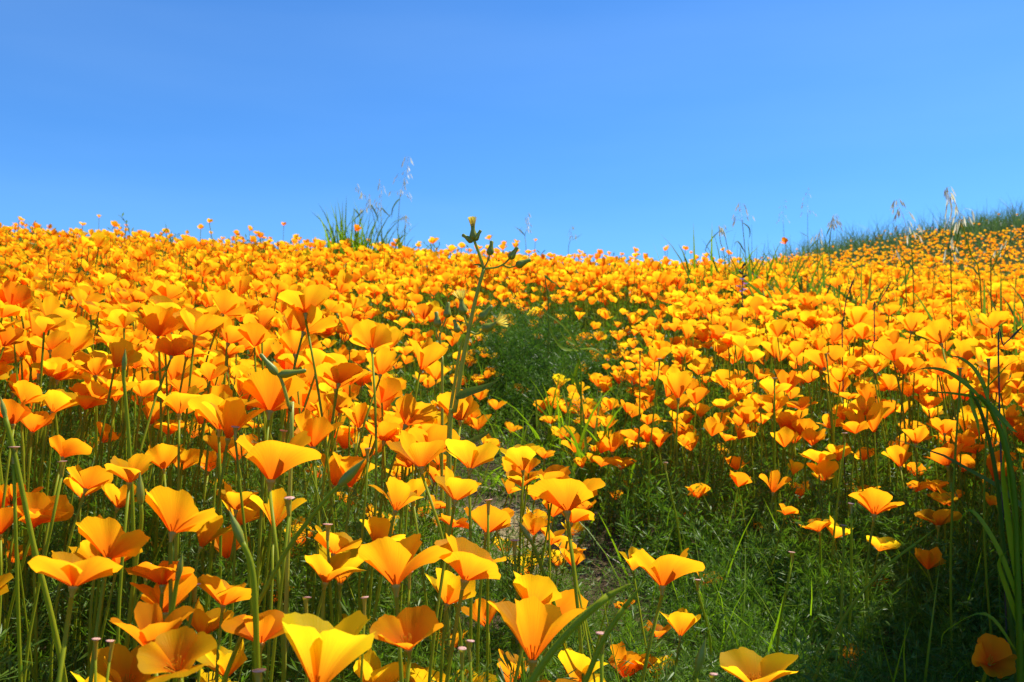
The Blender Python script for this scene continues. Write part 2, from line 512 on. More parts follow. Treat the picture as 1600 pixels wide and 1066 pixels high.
# ------------------------------------------------------------------ poppies picked out one by one in the photograph
# px, py, width (photo pixels), openness 0..1, tone 0 deep orange, also colouring in some blooms' shade .. 1 yellow, lean right, lean away, label
HERO = [
 (510,1012,160,.62,.92,.10,.10,'largest yellow poppy with a broad fan of petals at the bank edge'),
 (590,1048,92,.6,.85,.1,.2,'golden yellow poppy tucked against the largest yellow poppy'),
 (615,874,134,.74,.42,.0,.25,'big flaring orange poppy with wavy rim on a tall bare stem'),
 (735,876,118,.70,.45,.15,.2,'big orange poppy flaring to one side next to another flaring poppy'),
 (428,712,130,.66,.35,.05,.3,'tall deep orange poppy shaped like a trumpet standing above its neighbours'),
 (425,616,106,.62,.38,.1,.3,'large orange trumpet poppy below the long green thistle buds'),
 (119,890,128,.80,.45,.0,.2,'wide orange poppy with four spread petals standing by itself over grass'),
 (276,803,114,.62,.6,.15,.2,'golden poppy with one long raised petal'),
 (272,1030,116,.80,.55,.0,-.35,'wide-open golden poppy showing its inner petals'),
 (240,985,108,.55,.12,-.1,.1,'deep orange poppy behind the wide-open golden poppy'),
 (835,978,135,.66,.4,.12,.1,'big orange poppy beside the thick slanting green stalk'),
 (885,769,115,.72,.38,.1,.25,'flat-topped orange poppy on a bare stem at the edge of the gap'),
 (1036,886,101,.68,.42,.12,.25,'lone orange poppy leaning over the dark gap'),
 (1065,971,60,.55,.6,.2,.2,'small golden poppy cup on a slanting stem in the dark gap'),
 (1180,1050,116,.75,.7,.0,-.05,'golden poppy at the foot of the dark gap with ruffled rim'),
 (1550,1030,67,.8,.1,-.1,-.9,'shaded deep orange poppy facing outward near the grass base'),
 (1330,1026,38,.15,.2,-.1,.1,'narrow half-closed orange poppy above the dark soil'),
 (655,701,90,.66,.4,.05,.25,'orange poppy at the foot of the yellow thistle'),
 (737,713,84,.8,.72,.1,.2,'flat golden poppy touching the thistle stem'),
 (720,632,70,.6,.5,.05,.2,'orange poppy behind the thistle leaf with one drooping petal'),
 (715,758,76,.66,.62,.1,.25,'golden poppy in front of the bare straw patch'),
 (70,555,70,.35,.22,.05,.2,'tall rounded orange poppy cup above the crowded bank'),
 (515,513,40,.4,.15,-.2,-1.1,'round orange poppy facing outward like a ring'),
 (345,640,84,.6,.6,.1,.2,'golden orange poppy with a long lower petal'),
 (310,503,72,.5,.5,.0,.25,'tall golden funnel poppy rising over the bank'),
 # ---- crowded bank
 (27,778,62,.5,.1,0,.1),(140,748,68,.8,.35,.1,.3),(190,774,62,.6,.6,.2,.2),(325,829,70,.65,.75,.2,.2),(156,828,58,.5,.35,.0,.1),
 (186,862,66,.7,.65,.1,.25),(252,851,44,.6,.6,.1,.2),(25,862,56,.6,.4,0,.2),(255,895,94,.9,.1,0,.3),(352,923,84,.55,.45,.1,.2),
 (322,964,76,.6,.45,.1,.2),(325,1022,62,.6,.7,.2,.2),(150,1068,78,.6,.8,.1,.2),(330,1072,70,.6,.8,.1,.2),(205,731,78,.75,.5,0,.2),
 (255,712,60,.5,.55,0,.2),(285,718,55,.5,.7,.1,.2),(325,722,50,.6,.55,.1,.2),(137,692,38,.5,.35,0,.2),(345,690,60,.6,.6,.1,.2),
 (490,670,76,.6,.4,.1,.2),(555,735,62,.6,.65,.1,.2),(807,731,56,.6,.55,.1,.2),(500,735,46,.6,.6,0,.2),(625,775,80,.75,.5,.1,.2),
 (595,808,62,.6,.45,.1,.2),(660,796,48,.6,.5,0,.2),(432,796,74,.6,.75,.1,.2),(470,828,60,.6,.6,0,.2),(455,855,56,.6,.7,.1,.2),
 (525,846,80,.75,.65,.1,.2),(513,885,84,.65,.62,.1,.2),(705,921,76,.6,.8,.1,.2),(636,990,104,.7,.25,0,.0),(556,976,60,.6,.85,.1,.2),
 (702,1000,58,.6,.4,.1,.2),(755,956,66,.5,.25,-.2,.1),(670,1064,70,.6,.7,.1,.2),(738,1066,66,.6,.8,.1,.2),(836,926,82,.7,.75,.15,.2),
 (822,882,62,.65,.85,.1,.2),(872,870,44,.6,.8,.2,.2),(840,808,42,.55,.5,.1,.2),(895,823,38,.5,.85,.1,.2),(788,852,42,.6,.8,.1,.2),
 (905,1042,78,.65,.9,.1,.2),(980,1032,72,.5,.2,.15,.1),(1027,1040,56,.55,.7,.1,.2),(800,1045,70,.6,.3,0,.2),(430,925,50,.6,.3,0,.2),
 (85,486,62,.65,.55,.1,.25),(35,475,46,.6,.55,0,.2),(133,466,50,.5,.4,.1,.2),(262,456,56,.7,.4,0,.2),(250,506,70,.65,.45,0,.2),
 (362,518,62,.75,.4,.1,.2),(205,551,56,.6,.45,0,.2),(243,562,58,.65,.55,.1,.2),(155,556,46,.8,.8,.1,.3),(100,520,46,.6,.55,.1,.2),
 (110,541,40,.6,.5,.1,.2),(278,573,66,.65,.5,0,.2),(330,565,52,.6,.55,.1,.2),(392,575,50,.6,.6,.1,.2),(95,580,58,.7,.5,.1,.2),
 (30,601,52,.6,.5,.1,.2),(22,640,62,.55,.12,-.1,.1),(55,657,60,.7,.12,.1,.2),(185,606,56,.6,.5,.1,.2),(150,606,38,.6,.6,.1,.2),
 (280,626,72,.65,.6,.1,.2),(240,645,50,.6,.4,.1,.2),(265,667,54,.75,.5,.1,.2),(388,608,60,.5,.5,0,.2),(165,582,42,.7,.7,.1,.2),
 (527,588,64,.6,.6,.1,.2),(597,569,58,.6,.6,.1,.2),(535,627,52,.6,.6,.1,.2),(600,656,54,.5,.45,.1,.2),(653,642,50,.6,.6,.1,.2),
 (683,690,46,.6,.5,0,.2),(475,510,46,.6,.55,.1,.2),(550,512,48,.55,.35,.1,.2),(430,502,38,.8,.6,.1,.2),(580,536,46,.7,.4,.1,.2),
 (465,560,56,.6,.55,.1,.2),(683,580,44,.6,.7,.1,.2),(670,594,40,.6,.6,.1,.2),(460,634,56,.6,.55,.1,.2),(512,640,50,.6,.5,.1,.2),
 (560,650,50,.6,.5,.1,.2),(620,600,36,.6,.4,.1,.2),(565,590,40,.6,.4,.1,.2),(490,605,44,.6,.5,.1,.2),(15,540,48,.6,.3,.1,.2),
 (8,510,44,.6,.5,.1,.2),(60,515,40,.6,.35,.1,.2),(340,598,48,.6,.5,.1,.2),(305,668,44,.6,.5,.1,.2),(420,540,40,.6,.5,.1,.2),
 (625,735,50,.6,.5,.1,.2),(580,700,46,.6,.5,.1,.2),(540,690,44,.6,.55,.1,.2),(405,770,48,.6,.4,.1,.2),(345,760,40,.6,.5,.1,.2),
 (690,640,40,.6,.45,.1,.2),(745,660,40,.6,.35,.1,.2),(765,690,34,.6,.5,.1,.2),(10,820,44,.6,.4,.1,.2),(60,725,34,.6,.3,.1,.2),
 (560,560,38,.6,.5,.1,.2),(405,525,36,.6,.5,.1,.2),(325,535,40,.6,.45,.1,.2),(215,590,40,.6,.5,.1,.2),(300,545,38,.6,.6,.1,.2),
 # ---- bank across the path
 (975,945,32,.6,.1,0,.1),(1028,985,44,.7,.05,0,0),(1105,906,44,.7,.2,0,.2),(901,697,41,.6,.35,0,.2),(880,677,37,.75,.55,.1,.2),
 (850,708,34,.6,.35,0,.1),(958,690,44,.6,.4,0,.2),(972,723,40,.7,.4,.1,.2),(985,756,25,.7,.6,.1,.2),(963,773,25,.7,.35,.1,.2),
 (1030,684,38,.5,.35,0,.1),(1088,685,28,.5,.35,0,.1),(1130,703,31,.6,.55,.1,.2),(1150,725,38,.65,.45,.1,.2),(1090,768,40,.7,.4,.1,.2),
 (1062,808,24,.6,.25,0,.2),(1184,822,20,.5,.6,.1,.2),(912,790,38,.7,.15,.1,.2),(1240,684,36,.6,.4,0,.2),(1432,680,48,.65,.45,.1,.2),
 (1505,686,42,.6,.35,.1,.1),(1350,710,38,.6,.55,.1,.2),(1405,713,45,.65,.45,.1,.2),(1432,735,40,.6,.3,.1,.2),(1280,714,52,.75,.6,.1,.2),
 (1287,736,50,.75,.75,.1,.3),(1210,755,42,.65,.3,.1,.2),(1250,764,38,.5,.6,.1,.2),(1375,745,30,.4,.25,-.4,.1),(1335,758,32,.5,.35,0,.2),
 (1355,768,40,.6,.45,0,.2),(1368,787,78,.8,.3,.15,.2),(1242,816,38,.6,.35,0,.2),(1277,821,50,.85,.3,.1,.2),(1465,808,66,.8,.5,.1,.2),
 (1427,818,32,.6,.45,.1,.2),(1495,758,31,.7,.55,.1,.2),(1545,752,40,.6,.3,.1,.2),(1562,715,44,.5,.25,.1,.1),(1592,765,34,.6,.4,.1,.2),
 (1368,908,42,.7,.15,.1,.1),(1060,601,58,.6,.38,.1,.2),(1058,630,36,.6,.6,.1,.2),(1095,640,38,.65,.7,.1,.2),(1130,632,36,.7,.7,.1,.2),
 (1128,656,34,.6,.6,.1,.2),(1157,656,42,.6,.4,.1,.2),(1175,672,32,.6,.5,.1,.2),(905,628,40,.6,.4,.1,.2),(870,630,32,.6,.45,.1,.2),
 (935,594,36,.6,.5,.1,.2),(990,589,34,.6,.55,.1,.2),(968,590,28,.6,.3,.1,.2),(955,632,32,.6,.45,.1,.2),(1155,598,44,.8,.45,.1,.2),
 (1035,545,36,.6,.5,.1,.2),(1065,550,34,.6,.5,.1,.2),(1100,571,38,.5,.45,.1,.2),(1190,625,36,.6,.6,.1,.2),(1310,601,45,.5,.45,.1,.2),
 (1320,642,36,.6,.45,.1,.2),(1342,656,44,.65,.55,.1,.2),(1390,600,42,.6,.6,.1,.2),(1397,550,62,.6,.2,.1,.2),(1440,582,38,.6,.55,.1,.2),
 (1455,641,40,.75,.75,.1,.2),(1475,666,46,.65,.4,.1,.2),(1255,670,44,.55,.35,.1,.2),(1225,655,38,.6,.6,.1,.2),(1205,640,34,.6,.6,.1,.2),
 (1285,565,38,.6,.5,.1,.2),(1465,521,56,.65,.5,.1,.2),(1508,550,48,.6,.55,.1,.2),(1350,560,40,.6,.6,.1,.2),(1250,560,40,.6,.55,.1,.2),
 (1575,570,44,.6,.5,.1,.2),(1590,610,40,.6,.5,.1,.2),(1545,600,36,.6,.5,.1,.2),(1535,650,34,.6,.75,.1,.2),(1590,680,30,.6,.4,.1,.2),
 (1550,500,46,.6,.6,.1,.2),(1425,505,44,.6,.55,.1,.2),(1340,495,44,.6,.6,.1,.2),(1270,500,42,.6,.6,.1,.2),(1210,545,40,.6,.55,.1,.2),
 (1590,912,24,.5,.2,0,.1),(1005,632,30,.6,.3,.1,.2),(1020,660,28,.6,.3,.1,.2),(930,660,32,.6,.3,.1,.2),(1000,700,30,.6,.3,.1,.2),
 (860,655,30,.6,.4,.1,.2),(775,632,28,.6,.4,.1,.2),(800,668,26,.6,.4,.1,.2),(815,610,24,.6,.35,.1,.2),(750,615,28,.6,.5,.1,.2),
]

P = []   # every poppy: dict
for h in HERO:
    px, py, w, o, tone, lx, ly = h[:7]
    best = None
    for W in np.linspace(0.042, 0.066, 13):
        d = F * W / w
        c = at(px, py, d)
        hg = c[2] - gz(c[0], c[1])
        target = head_h(c[0], c[1])
        cost = abs(hg - target) + (5 if hg < 0.06 else 0) + 2.0 * abs(W - 0.054)
        if best is None or cost < best[0]: best = (cost, W, d, c, hg)
    _, W, d, c, hg = best
    if hg < 0.05:                      # a small flower close to the ground
        for dd in np.linspace(d, 0.4, 60):
            c = at(px, py, dd)
            if c[2] - gz(c[0], c[1]) >= 0.06: break
        d = dd; W = w * d / F
    ax = np.array([lx * 1.3, ly * 1.1, 1.0]) + np.array([random.gauss(0, .10), random.gauss(0, .10), 0])
    ax /= np.linalg.norm(ax)
    vi = int(np.clip(round((o - 0.10 - 0.12) / 0.80 * (NVAR - 1) + random.choice((-2, -1, 0, 1, 2))), 0, NVAR - 1))
    hh = HI[vi][1] * W
    P.append(dict(top=c - ax * hh * 0.5, W=W, ax=ax, vi=vi, tone=tone, hero=True, label=h[7] if len(h) > 7 else None, d=d, px=px, py=py, size=w, spin=random.uniform(0, 6.28)))

# ---- the rest of the field
KK = np.linspace(-0.8, 0.8, 81); YY = np.linspace(8, 28, 201)
CREST = np.array([YY[np.argmax((gz(k * YY, YY) - CAMZ) / YY)] for k in KK])
def crest_y(x, y):
    return np.interp(x / y, KK, CREST)
def scatter(n_per_m2, ylo, yhi, xk, fn, xpad=0.3):
    """random ground points within a wedge wider than the view"""
    area_w = 2 * (xk * yhi + xpad)
    n = int(n_per_m2 * area_w * (yhi - ylo))
    x = rng.uniform(-area_w / 2, area_w / 2, n); y = rng.uniform(ylo, yhi, n)
    keep = (np.abs(x) < xk * y + xpad) & (rng.random(n) < fn(x, y))
    return x[keep], y[keep]

heroXY = np.array([[p['top'][0], p['top'][1]] for p in P])
zones = [(430, 1.05, 2.0), (430, 2.0, 3.2), (380, 3.2, 5.5), (230, 5.5, 9.0)]
fx, fy = [], []
for dens, a, b in zones:
    x, y = scatter(dens, a, b, 0.66, flower_density)
    fx.append(x); fy.append(y)
# far right slope
def far_dens(x, y):
    crest = sstep(-3.4, -1.6, y - crest_y(x, y) + 1.2 * hash_noise(x, y, 0.8))
    return sstep(0.10, 0.2, x / y) * (1 - 0.97 * crest) * flower_density(x, y)
x, y = scatter(120, 9.0, 24.0, 0.66, far_dens)
fx.append(x); fy.append(y)
# beside and behind the camera's foreground, outside the frame
x, y = scatter(120, 0.45, 1.05, 1.5, lambda x, y: (np.abs(x) > 0.56 * y + 0.08) * flower_density(x, y))
fx.append(x); fy.append(y)
# between the picked-out flowers of the near bank: a few low ones
x, y = scatter(190, 0.62, 1.05, 0.62, lambda x, y: near_left(x, y) * flower_density(x, y))
nfill = len(x); fx.append(x); fy.append(y)
fx = np.concatenate(fx); fy = np.concatenate(fy)
nF = len(fx)
fz = gz(fx, fy)
hh = head_h(fx, fy) * rng.normal(0.98, 0.16, nF)
hh[-nfill:] *= rng.uniform(0.55, 0.85, nfill)
hh *= 1 + 0.4 * (rng.random(nF) < 0.012) * (fy > 3.5)
hh = np.where(fy < 2.5, np.clip(hh, 0, head_h(fx, fy) * 1.2), hh)
hh = np.maximum(hh, 0.07)
Wf = np.clip(rng.normal(0.0445, 0.007, nF), 0.03, 0.066)
Wf = np.where(path_dist(fx, fy) < 0.25, Wf * 0.85, Wf)
tonef = np.clip(rng.normal(0.47, 0.20, nF), 0.02, 1)
vif = np.clip(np.round((np.clip(rng.normal(0.53, 0.17, nF), 0.1, 0.95) - 0.12) / 0.80 * (NVAR - 1)), 0, NVAR - 1).astype(int)
for i in range(nF):
    ax = np.array([0.14 + random.gauss(0, .2), 0.2 + random.gauss(0, .2), 1.0]); ax /= np.linalg.norm(ax)
    top = np.array([fx[i], fy[i], fz[i] + hh[i]])
    P.append(dict(top=top, W=Wf[i], ax=ax, vi=vif[i], tone=tonef[i], hero=False, label=None, d=fy[i], spin=random.uniform(0, 6.28)))

PX = np.array([p['top'] for p in P]); 
ppx, ppy, pd_ = project(PX)
for p, a, b, d in zip(P, ppx, ppy, pd_):
    p['px'], p['py'], p['d'] = a, b, d
    p['size'] = F * p['W'] / d if -20 < a < 1620 and -20 < b < 1080 else 0
nh = len(HERO)
order = sorted(range(nh, len(P)), key=lambda i: -P[i]['size'])
single = list(range(nh)) + [i for i in order if P[i]['size'] > 0 and P[i]['d'] > 0.6][:300 - nh]
single_set = set(single)
print('heroes', nh, 'all poppies', len(P), 'singles', len(single))

# ---- label wording
def describe(p):
    o = VAR_OPEN[p['vi']]; t = p['tone']; W = p['W']
    shape = 'half-closed' if o < 0.40 else ('cup-shaped' if o < 0.58 else ('open' if o < 0.72 else 'wide flaring'))
    size = 'small' if W < 0.0445 else ('large' if W > 0.056 else 'middling')
    col = 'deep orange' if t < 0.33 else ('orange' if t < 0.52 else ('golden orange' if t < 0.68 else 'yellow'))
    x, y = p['top'][0], p['top'][1]
    right = x > np.interp(y, [0.9, 1.1, 1.3, 1.6, 1.85, 2.25, 3.3], [0.5, 0.5, 0.22, 0.0, -0.06, 0.0, 0.12])
    if right:
        if x > 0.44 * y + 0.04: zone = 'by the arching broad grass blades'
        elif path_dist(x, y) < 0.22: zone = 'low on the bank above the dark gap'
        elif y < 1.6: zone = 'halfway up the green bank'
        elif y < 2.1: zone = 'at the rim of the dense drift'
        else: zone = 'in the dense drift below the wild oats'
    else:
        if abs(x + 0.05 * y) < 0.10 * y and y > 0.75: zone = 'around the foot of the yellow thistle'
        elif path_dist(x, y) < 0.2: zone = 'along the edge of the bare straw patch'
        elif y > 1.25: zone = 'in the drift behind the near bank'
        elif y > 0.95: zone = 'at the back of the tall near bank'
        elif y > 0.72: zone = 'in the middle of the tall near bank'
        else: zone = 'at the foot of the near bank'
    lab = '%s %s %s poppy %s' % (size, shape, col, zone)
    return lab, '%s %s poppies %s' % (shape, col, zone)

def make_poppy(p):
    top = p['top']; ax = p['ax']; W = p['W']
    bx = top[0] - ax[0] * 0.10 + random.gauss(0, 0.02); by = top[1] - ax[1] * 0.06 + abs(random.gauss(0, 0.02))
    base = np.array([bx, by, gz(bx, by) - 0.004])
    root = empty('poppy', base)
    lab, grp = describe(p)
    if p['label']: tag(root, p['label'], 'poppy', 'poppies picked out in the near bank')
    else: tag(root, lab, 'poppy', grp)
    q = rot_to(ax, p['spin'])
    off = Vector(tuple(top - base))
    meshes, H = HI[p['vi']]
    for k in range(4):
        o = bpy.data.objects.new('petal', meshes[k])
        o.location = off; o.rotation_mode = 'QUATERNION'; o.rotation_quaternion = q; o.scale = (W, W, W)
        t = p['tone'] + random.uniform(-.04, .04)
        o.color = (t, t, t, 1)
        link(o, root)
    r = bpy.data.objects.new('receptacle', RECEPT)
    r.location = off; r.rotation_mode = 'QUATERNION'; r.rotation_quaternion = q; r.scale = (W, W, W)
    link(r, root)
    s = bpy.data.objects.new('stamens', STAMEN)
    s.location = off; s.rotation_mode = 'QUATERNION'; s.rotation_quaternion = q; s.scale = (W, W, W)
    link(s, root)
    t0 = top - ax * W * 0.12
    n = np.linalg.norm(t0 - base)
    pts = bez(base, t0 - (ax * 0.7 + np.array([random.gauss(0, .12), random.gauss(0, .12), 0.3])) * n * 0.5, t0, 9)
    mb = MB(); mb.tube(pts, np.linspace(0.0018, 0.0014, 9) * (0.7 + 6 * W), 6)
    mb.build('stem', M['stem'], root, base)
    return root

for i in single:
    make_poppy(P[i])

# ---- all others: one mass
def rotmats(axes, spins):
    axes = np.asarray(axes, float); n = len(axes)
    z = axes / np.linalg.norm(axes, axis=1)[:, None]
    ref = np.tile([1.0, 0.1, 0], (n, 1))
    x = ref - z * np.sum(ref * z, 1)[:, None]; x /= np.linalg.norm(x, axis=1)[:, None]
    y = np.cross(z, x)
    c, s = np.cos(spins)[:, None], np.sin(spins)[:, None]
    x2 = x * c + y * s; y2 = -x * s + y * c
    return np.stack([x2, y2, z], -1)          # columns

def instance(V, Fq, R, S, T):
    n = len(T); k = len(V)
    out = np.einsum('nij,kj->nki', R, V) * np.asarray(S)[:, None, None] + np.asarray(T)[:, None, :]
    Fo = (Fq[None] + (np.arange(n) * k)[:, None, None]).reshape(-1, Fq.shape[1])
    return out.reshape(-1, 3), Fo

rest = [i for i in range(len(P)) if i not in single_set]
rd = np.array([P[i]['d'] for i in rest])
Vs, Fs, Us, Ws, Ts = [], [], [], [], []
off = 0
for (lo, hi, nu, nv) in ((-9, 2.3, 7, 5), (2.3, 4.2, 5, 4), (4.2, 9.5, 3, 3), (9.5, 99, 2, 2)):
    for vi in range(NVAR):
        ids = [i for i, d in zip(rest, rd) if lo <= d < hi and P[i]['vi'] == vi]
        if not ids: continue
        ps, H = flower_variant(vi, nu, nv)
        R = rotmats([P[i]['ax'] for i in ids], np.array([P[i]['spin'] for i in ids]))
        S = np.array([P[i]['W'] for i in ids]) * 1.0; T = np.array([P[i]['top'] for i in ids])
        tn = np.array([P[i]['tone'] for i in ids])
        for V, Fq, U, Wv in ps:
            v, f = instance(V, Fq, R, S, T)
            Vs.append(v); Fs.append(f + off); off += len(v)
            Us.append(np.tile(U, len(ids))); Ws.append(np.tile(Wv, len(ids))); Ts.append(np.repeat(tn, len(V)))
pm = obj_np('poppy_field', np.concatenate(Vs), np.concatenate(Fs), M['petal_mass'],
            attrs={'uu': np.concatenate(Us), 'vv': np.concatenate(Ws), 'tone': np.concatenate(Ts)})
tag(pm, 'mass of small orange poppies covering the slope up to the skyline', 'poppies', kind='stuff')
print('mass tris', 2 * sum(len(f) for f in Fs))

# stems of the mass: three-sided tubes
def simple_stems(tops, bases, rad, bendk=0.5):
    tops = np.asarray(tops); bases = np.asarray(bases); n = len(tops)
    mid = (tops + bases) / 2 + rng.normal(0, 0.06, (n, 3)) * np.linalg.norm(tops - bases, axis=1)[:, None] * np.array([1, 1, 0])
    rows = np.stack([bases, mid, tops], 1)
    ang = np.array([0, 2.094, 4.189])
    ring = np.stack([np.cos(ang), np.sin(ang), np.zeros(3)], -1)
    V = rows[:, :, None, :] + ring[None, None] * np.asarray(rad)[:, None, None, None]
    V = V.reshape(-1, 3)
    b = np.arange(n)[:, None, None] * 9; r = np.arange(2)[None, :, None] * 3; j = np.arange(3)[None, None, :]; j2 = (j + 1) % 3
    Fq = np.stack([b + r + j, b + r + j2, b + r + 3 + j2, b + r + 3 + j], -1).reshape(-1, 4)
    return V, Fq
tops = np.array([P[i]['top'] - P[i]['ax'] * P[i]['W'] * 0.02 for i in rest])
bxy = tops[:, :2] - np.array([P[i]['ax'][:2] for i in rest]) * 0.08 + rng.normal(0, 0.02, (len(rest), 2))
bases = np.column_stack([bxy, gz(bxy[:, 0], bxy[:, 1]) - 0.005])
sv, sf = simple_stems(tops, bases, np.full(len(rest), 0.0016) * np.clip(rd / 4, 0.9, 1.3))
# flowerless stems standing among the near plants
x, y = scatter(100, 0.42, 2.6, 0.7, lambda x, y: sstep(0.0, 0.12, path_dist(x, y)) * 0.9)
hgt = head_h(x, y) * rng.uniform(0.45, 0.98, len(x))
b2 = np.column_stack([x, y, gz(x, y) - 0.005])
t2 = b2 + np.column_stack([rng.normal(0.02, 0.07, len(x)), rng.normal(0.02, 0.07, len(x)), hgt])
sv2, sf2 = simple_stems(t2, b2, rng.uniform(0.0006, 0.0013, len(x)))
so = obj_np('poppy_stems', np.concatenate([sv, sv2]), np.concatenate([sf, sf2 + len(sv)]), M['stem'])
tag(so, 'thin green stems standing thickly under the poppies', 'stems', kind='stuff')

# ------------------------------------------------------------------ feathery foliage
def frond(seed, nside, seg, wid, droop=0.5):
    """finely cut poppy leaf of unit length growing along +z then arching along +x"""
    r_ = random.Random(seed)
    mb_v, mb_f = [], []
    def blade(p0, p1, w, nrm):
        p0 = np.asarray(p0); p1 = np.asarray(p1)
        t = p1 - p0; s = np.cross(t, nrm); s = s / (np.linalg.norm(s) + 1e-9) * w
        m = p0 + t * 0.55
        i = len(mb_v)
        mb_v.extend([p0, m - s, p1, m + s]); mb_f.append([i, i + 1, i + 2, i + 3])
    ax = [np.array([droop * t * t * 0.8, 0, t - 0.25 * droop * t * t]) for t in np.linspace(0, 1, 5)]
    for a, b in zip(ax[:-1], ax[1:]):
        blade(a - (b - a) * 0.15, b + (b - a) * 0.15, wid * 0.7, [0.3, 1, 0.1])
    for k in range(nside):
        t = 0.38 + 0.6 * k / max(1, nside - 1)
        p = np.array([droop * t * t * 0.8, 0, t - 0.25 * droop * t * t])
        for sgn in (-1, 1):
            Ls = (0.34 - 0.2 * abs(t - 0.5)) * r_.uniform(0.7, 1.2)
            dirv = np.array([0.5 + r_.uniform(-.25, .25), sgn * r_.uniform(0.7, 1.0), 0.55 + r_.uniform(-.3, .3)]); dirv /= np.linalg.norm(dirv)
            q = p + dirv * Ls * 0.45
            if seg > 1: blade(p, q, wid * 0.6, [1, 0, -.6])
            for s in range(seg):
                d2 = dirv + np.array([r_.uniform(-.5, .5), r_.uniform(-.5, .5), r_.uniform(-.4, .6)]); d2 /= np.linalg.norm(d2)
                blade(q if seg > 1 else p, (q if seg > 1 else p) + d2 * Ls * (0.6 if seg > 1 else 1.0), wid * r_.uniform(.8, 1.2), [r_.uniform(-1, 1), r_.uniform(-.4, .4), 1])
    return np.array(mb_v), np.array(mb_f)

def foliage_mass(name, mat, specs, label, cat):
    Vs, Fs, off = [], [], 0
    for x, y, z, length, tmpl in specs:
        n = len(x)
        if n == 0: continue
        which = rng.integers(0, len(tmpl), n)
        for k, (V, Fq) in enumerate(tmpl):
            m = which == k
            c = int(m.sum())
            if not c: continue
            axes = np.column_stack([rng.normal(0, .38, c), rng.normal(0, .38, c), np.full(c, 1.0)])
            R = rotmats(axes, rng.uniform(0, 6.28, c))
            v, f = instance(V, Fq, R, length[m], np.column_stack([x[m], y[m], z[m]]))
            Vs.append(v); Fs.append(f + off); off += len(v)
    V = np.concatenate(Vs); Fq = np.concatenate(Fs)
    print(name, 'tris', 2 * len(Fq))
    return tag(obj_np(name, V, Fq, mat, smooth=False), label, cat, kind='stuff')

T0 = [frond(i, 6, 3, 0.0085) for i in range(6)]
T1 = [frond(20 + i, 5, 2, 0.013) for i in range(5)]
T2 = [frond(40 + i, 3, 1, 0.026) for i in range(4)]
def clump(x, y):
    return np.clip(0.75 + 0.55 * hash_noise(x + 3, y + 5, 8.0) + 0.35 * hash_noise(x, y, 17.0), 0.2, 1.5)
def leaf_layer(n, a, b, tmpl, lmin, lmax, zk=0.62, xk=0.72):
    def fn(x, y):
        bare = sstep(0.0, 0.14, path_dist(x, y))
        bare = np.maximum(bare, sstep(1.95, 2.3, y) * 0.8)
        bare = np.maximum(bare, 0.95 * np.maximum(sstep(0.10, 0.26, x), sstep(1.5, 1.25, y)))
        bare = np.maximum(bare, 0.4)
        hole = sstep(0.12, 0.05, np.hypot((x + 0.07), (y - 1.72)))
        return bare * (1 - 0.85 * hole)
    x, y = scatter(n, a, b, xk, fn)
    hgt = head_h(x, y)
    low = sstep(0.0, 0.1, path_dist(x, y)) * 0.8 + 0.2
    low = np.maximum(low, 0.7 * sstep(0.12, 0.30, x) * sstep(1.7, 1.4, y))
    low = np.maximum(low, 0.6 * sstep(1.95, 2.3, y))
    cl = clump(x, y) * (0.70 + 0.30 * sstep(0.85, 1.25, y))
    z = gz(x, y) + rng.random(len(x)) ** 1.5 * hgt * zk * low * cl * 1.25 - 0.01
    return x, y, z, rng.uniform(lmin, lmax, len(x)) * (0.5 + 0.5 * low), tmpl
def hollow_layer(n, tmpl):
    a = rng.uniform(0, 6.283, n); r = np.sqrt(rng.random(n))
    rad = r * (1 + 0.28 * np.sin(a * 3 + 1) + 0.2 * np.sin(a * 5 + 2.2))
    x = 0.07 + 0.25 * rad * np.cos(a); y = 2.9 + 0.36 * rad * np.sin(a)
    z = gz(x, y) + rng.random(n) * 0.26 * (1 - 0.55 * r * r) * (0.15 + 0.85 * clump(x * 1.6, y * 1.6)) - 0.01
    return x, y, z, rng.uniform(0.05, 0.11, n), tmpl
def gap_layer(n, tmpl):
    x, y = scatter(n, 0.95, 1.75, 0.66, lambda x, y: sstep(0.12, 0.30, x) * sstep(0.92, 1.12, y + 0.1 * x) * sstep(1.75, 1.5, y))
    z = gz(x, y) + rng.random(len(x)) ** 1.4 * head_h(x, y) * 0.55 * clump(x, y) - 0.01
    return x, y, z, rng.uniform(0.04, 0.10, len(x)), tmpl
foliage_mass('poppy_foliage', M['leaf'], [
    leaf_layer(6200, 0.42, 1.5, T0, 0.05, 0.115, 0.48),
    gap_layer(1400, T0),
    leaf_layer(3000, 1.5, 2.6, T1, 0.06, 0.12, 0.5),
    leaf_layer(1300, 2.6, 4.6, T2, 0.08, 0.14, 0.5),
    leaf_layer(380, 4.6, 9.5, T2, 0.10, 0.18, 0.7, 0.66),
], 'feathery grey-green poppy foliage filling the bank below the flowers', 'foliage')
foliage_mass('hollow_foliage', M['dark_shade_leaf'], [hollow_layer(3000, T1), gap_layer(1800, T0)],  # darker leaf colour stands in for shade in the gap
             'ferny growth, dark green in the hollow, coloured darker for shade in the gap', 'foliage')
x, y = scatter(60, 9.5, 26, 0.66, lambda x, y: sstep(0.05, 0.15, x / y))
foliage_mass('slope_foliage', M['scrub'], [(x, y, gz(x, y) - 0.02, rng.uniform(0.15, 0.3, len(x)), T2)],
             'low green growth between the poppies of the distant slope', 'foliage')

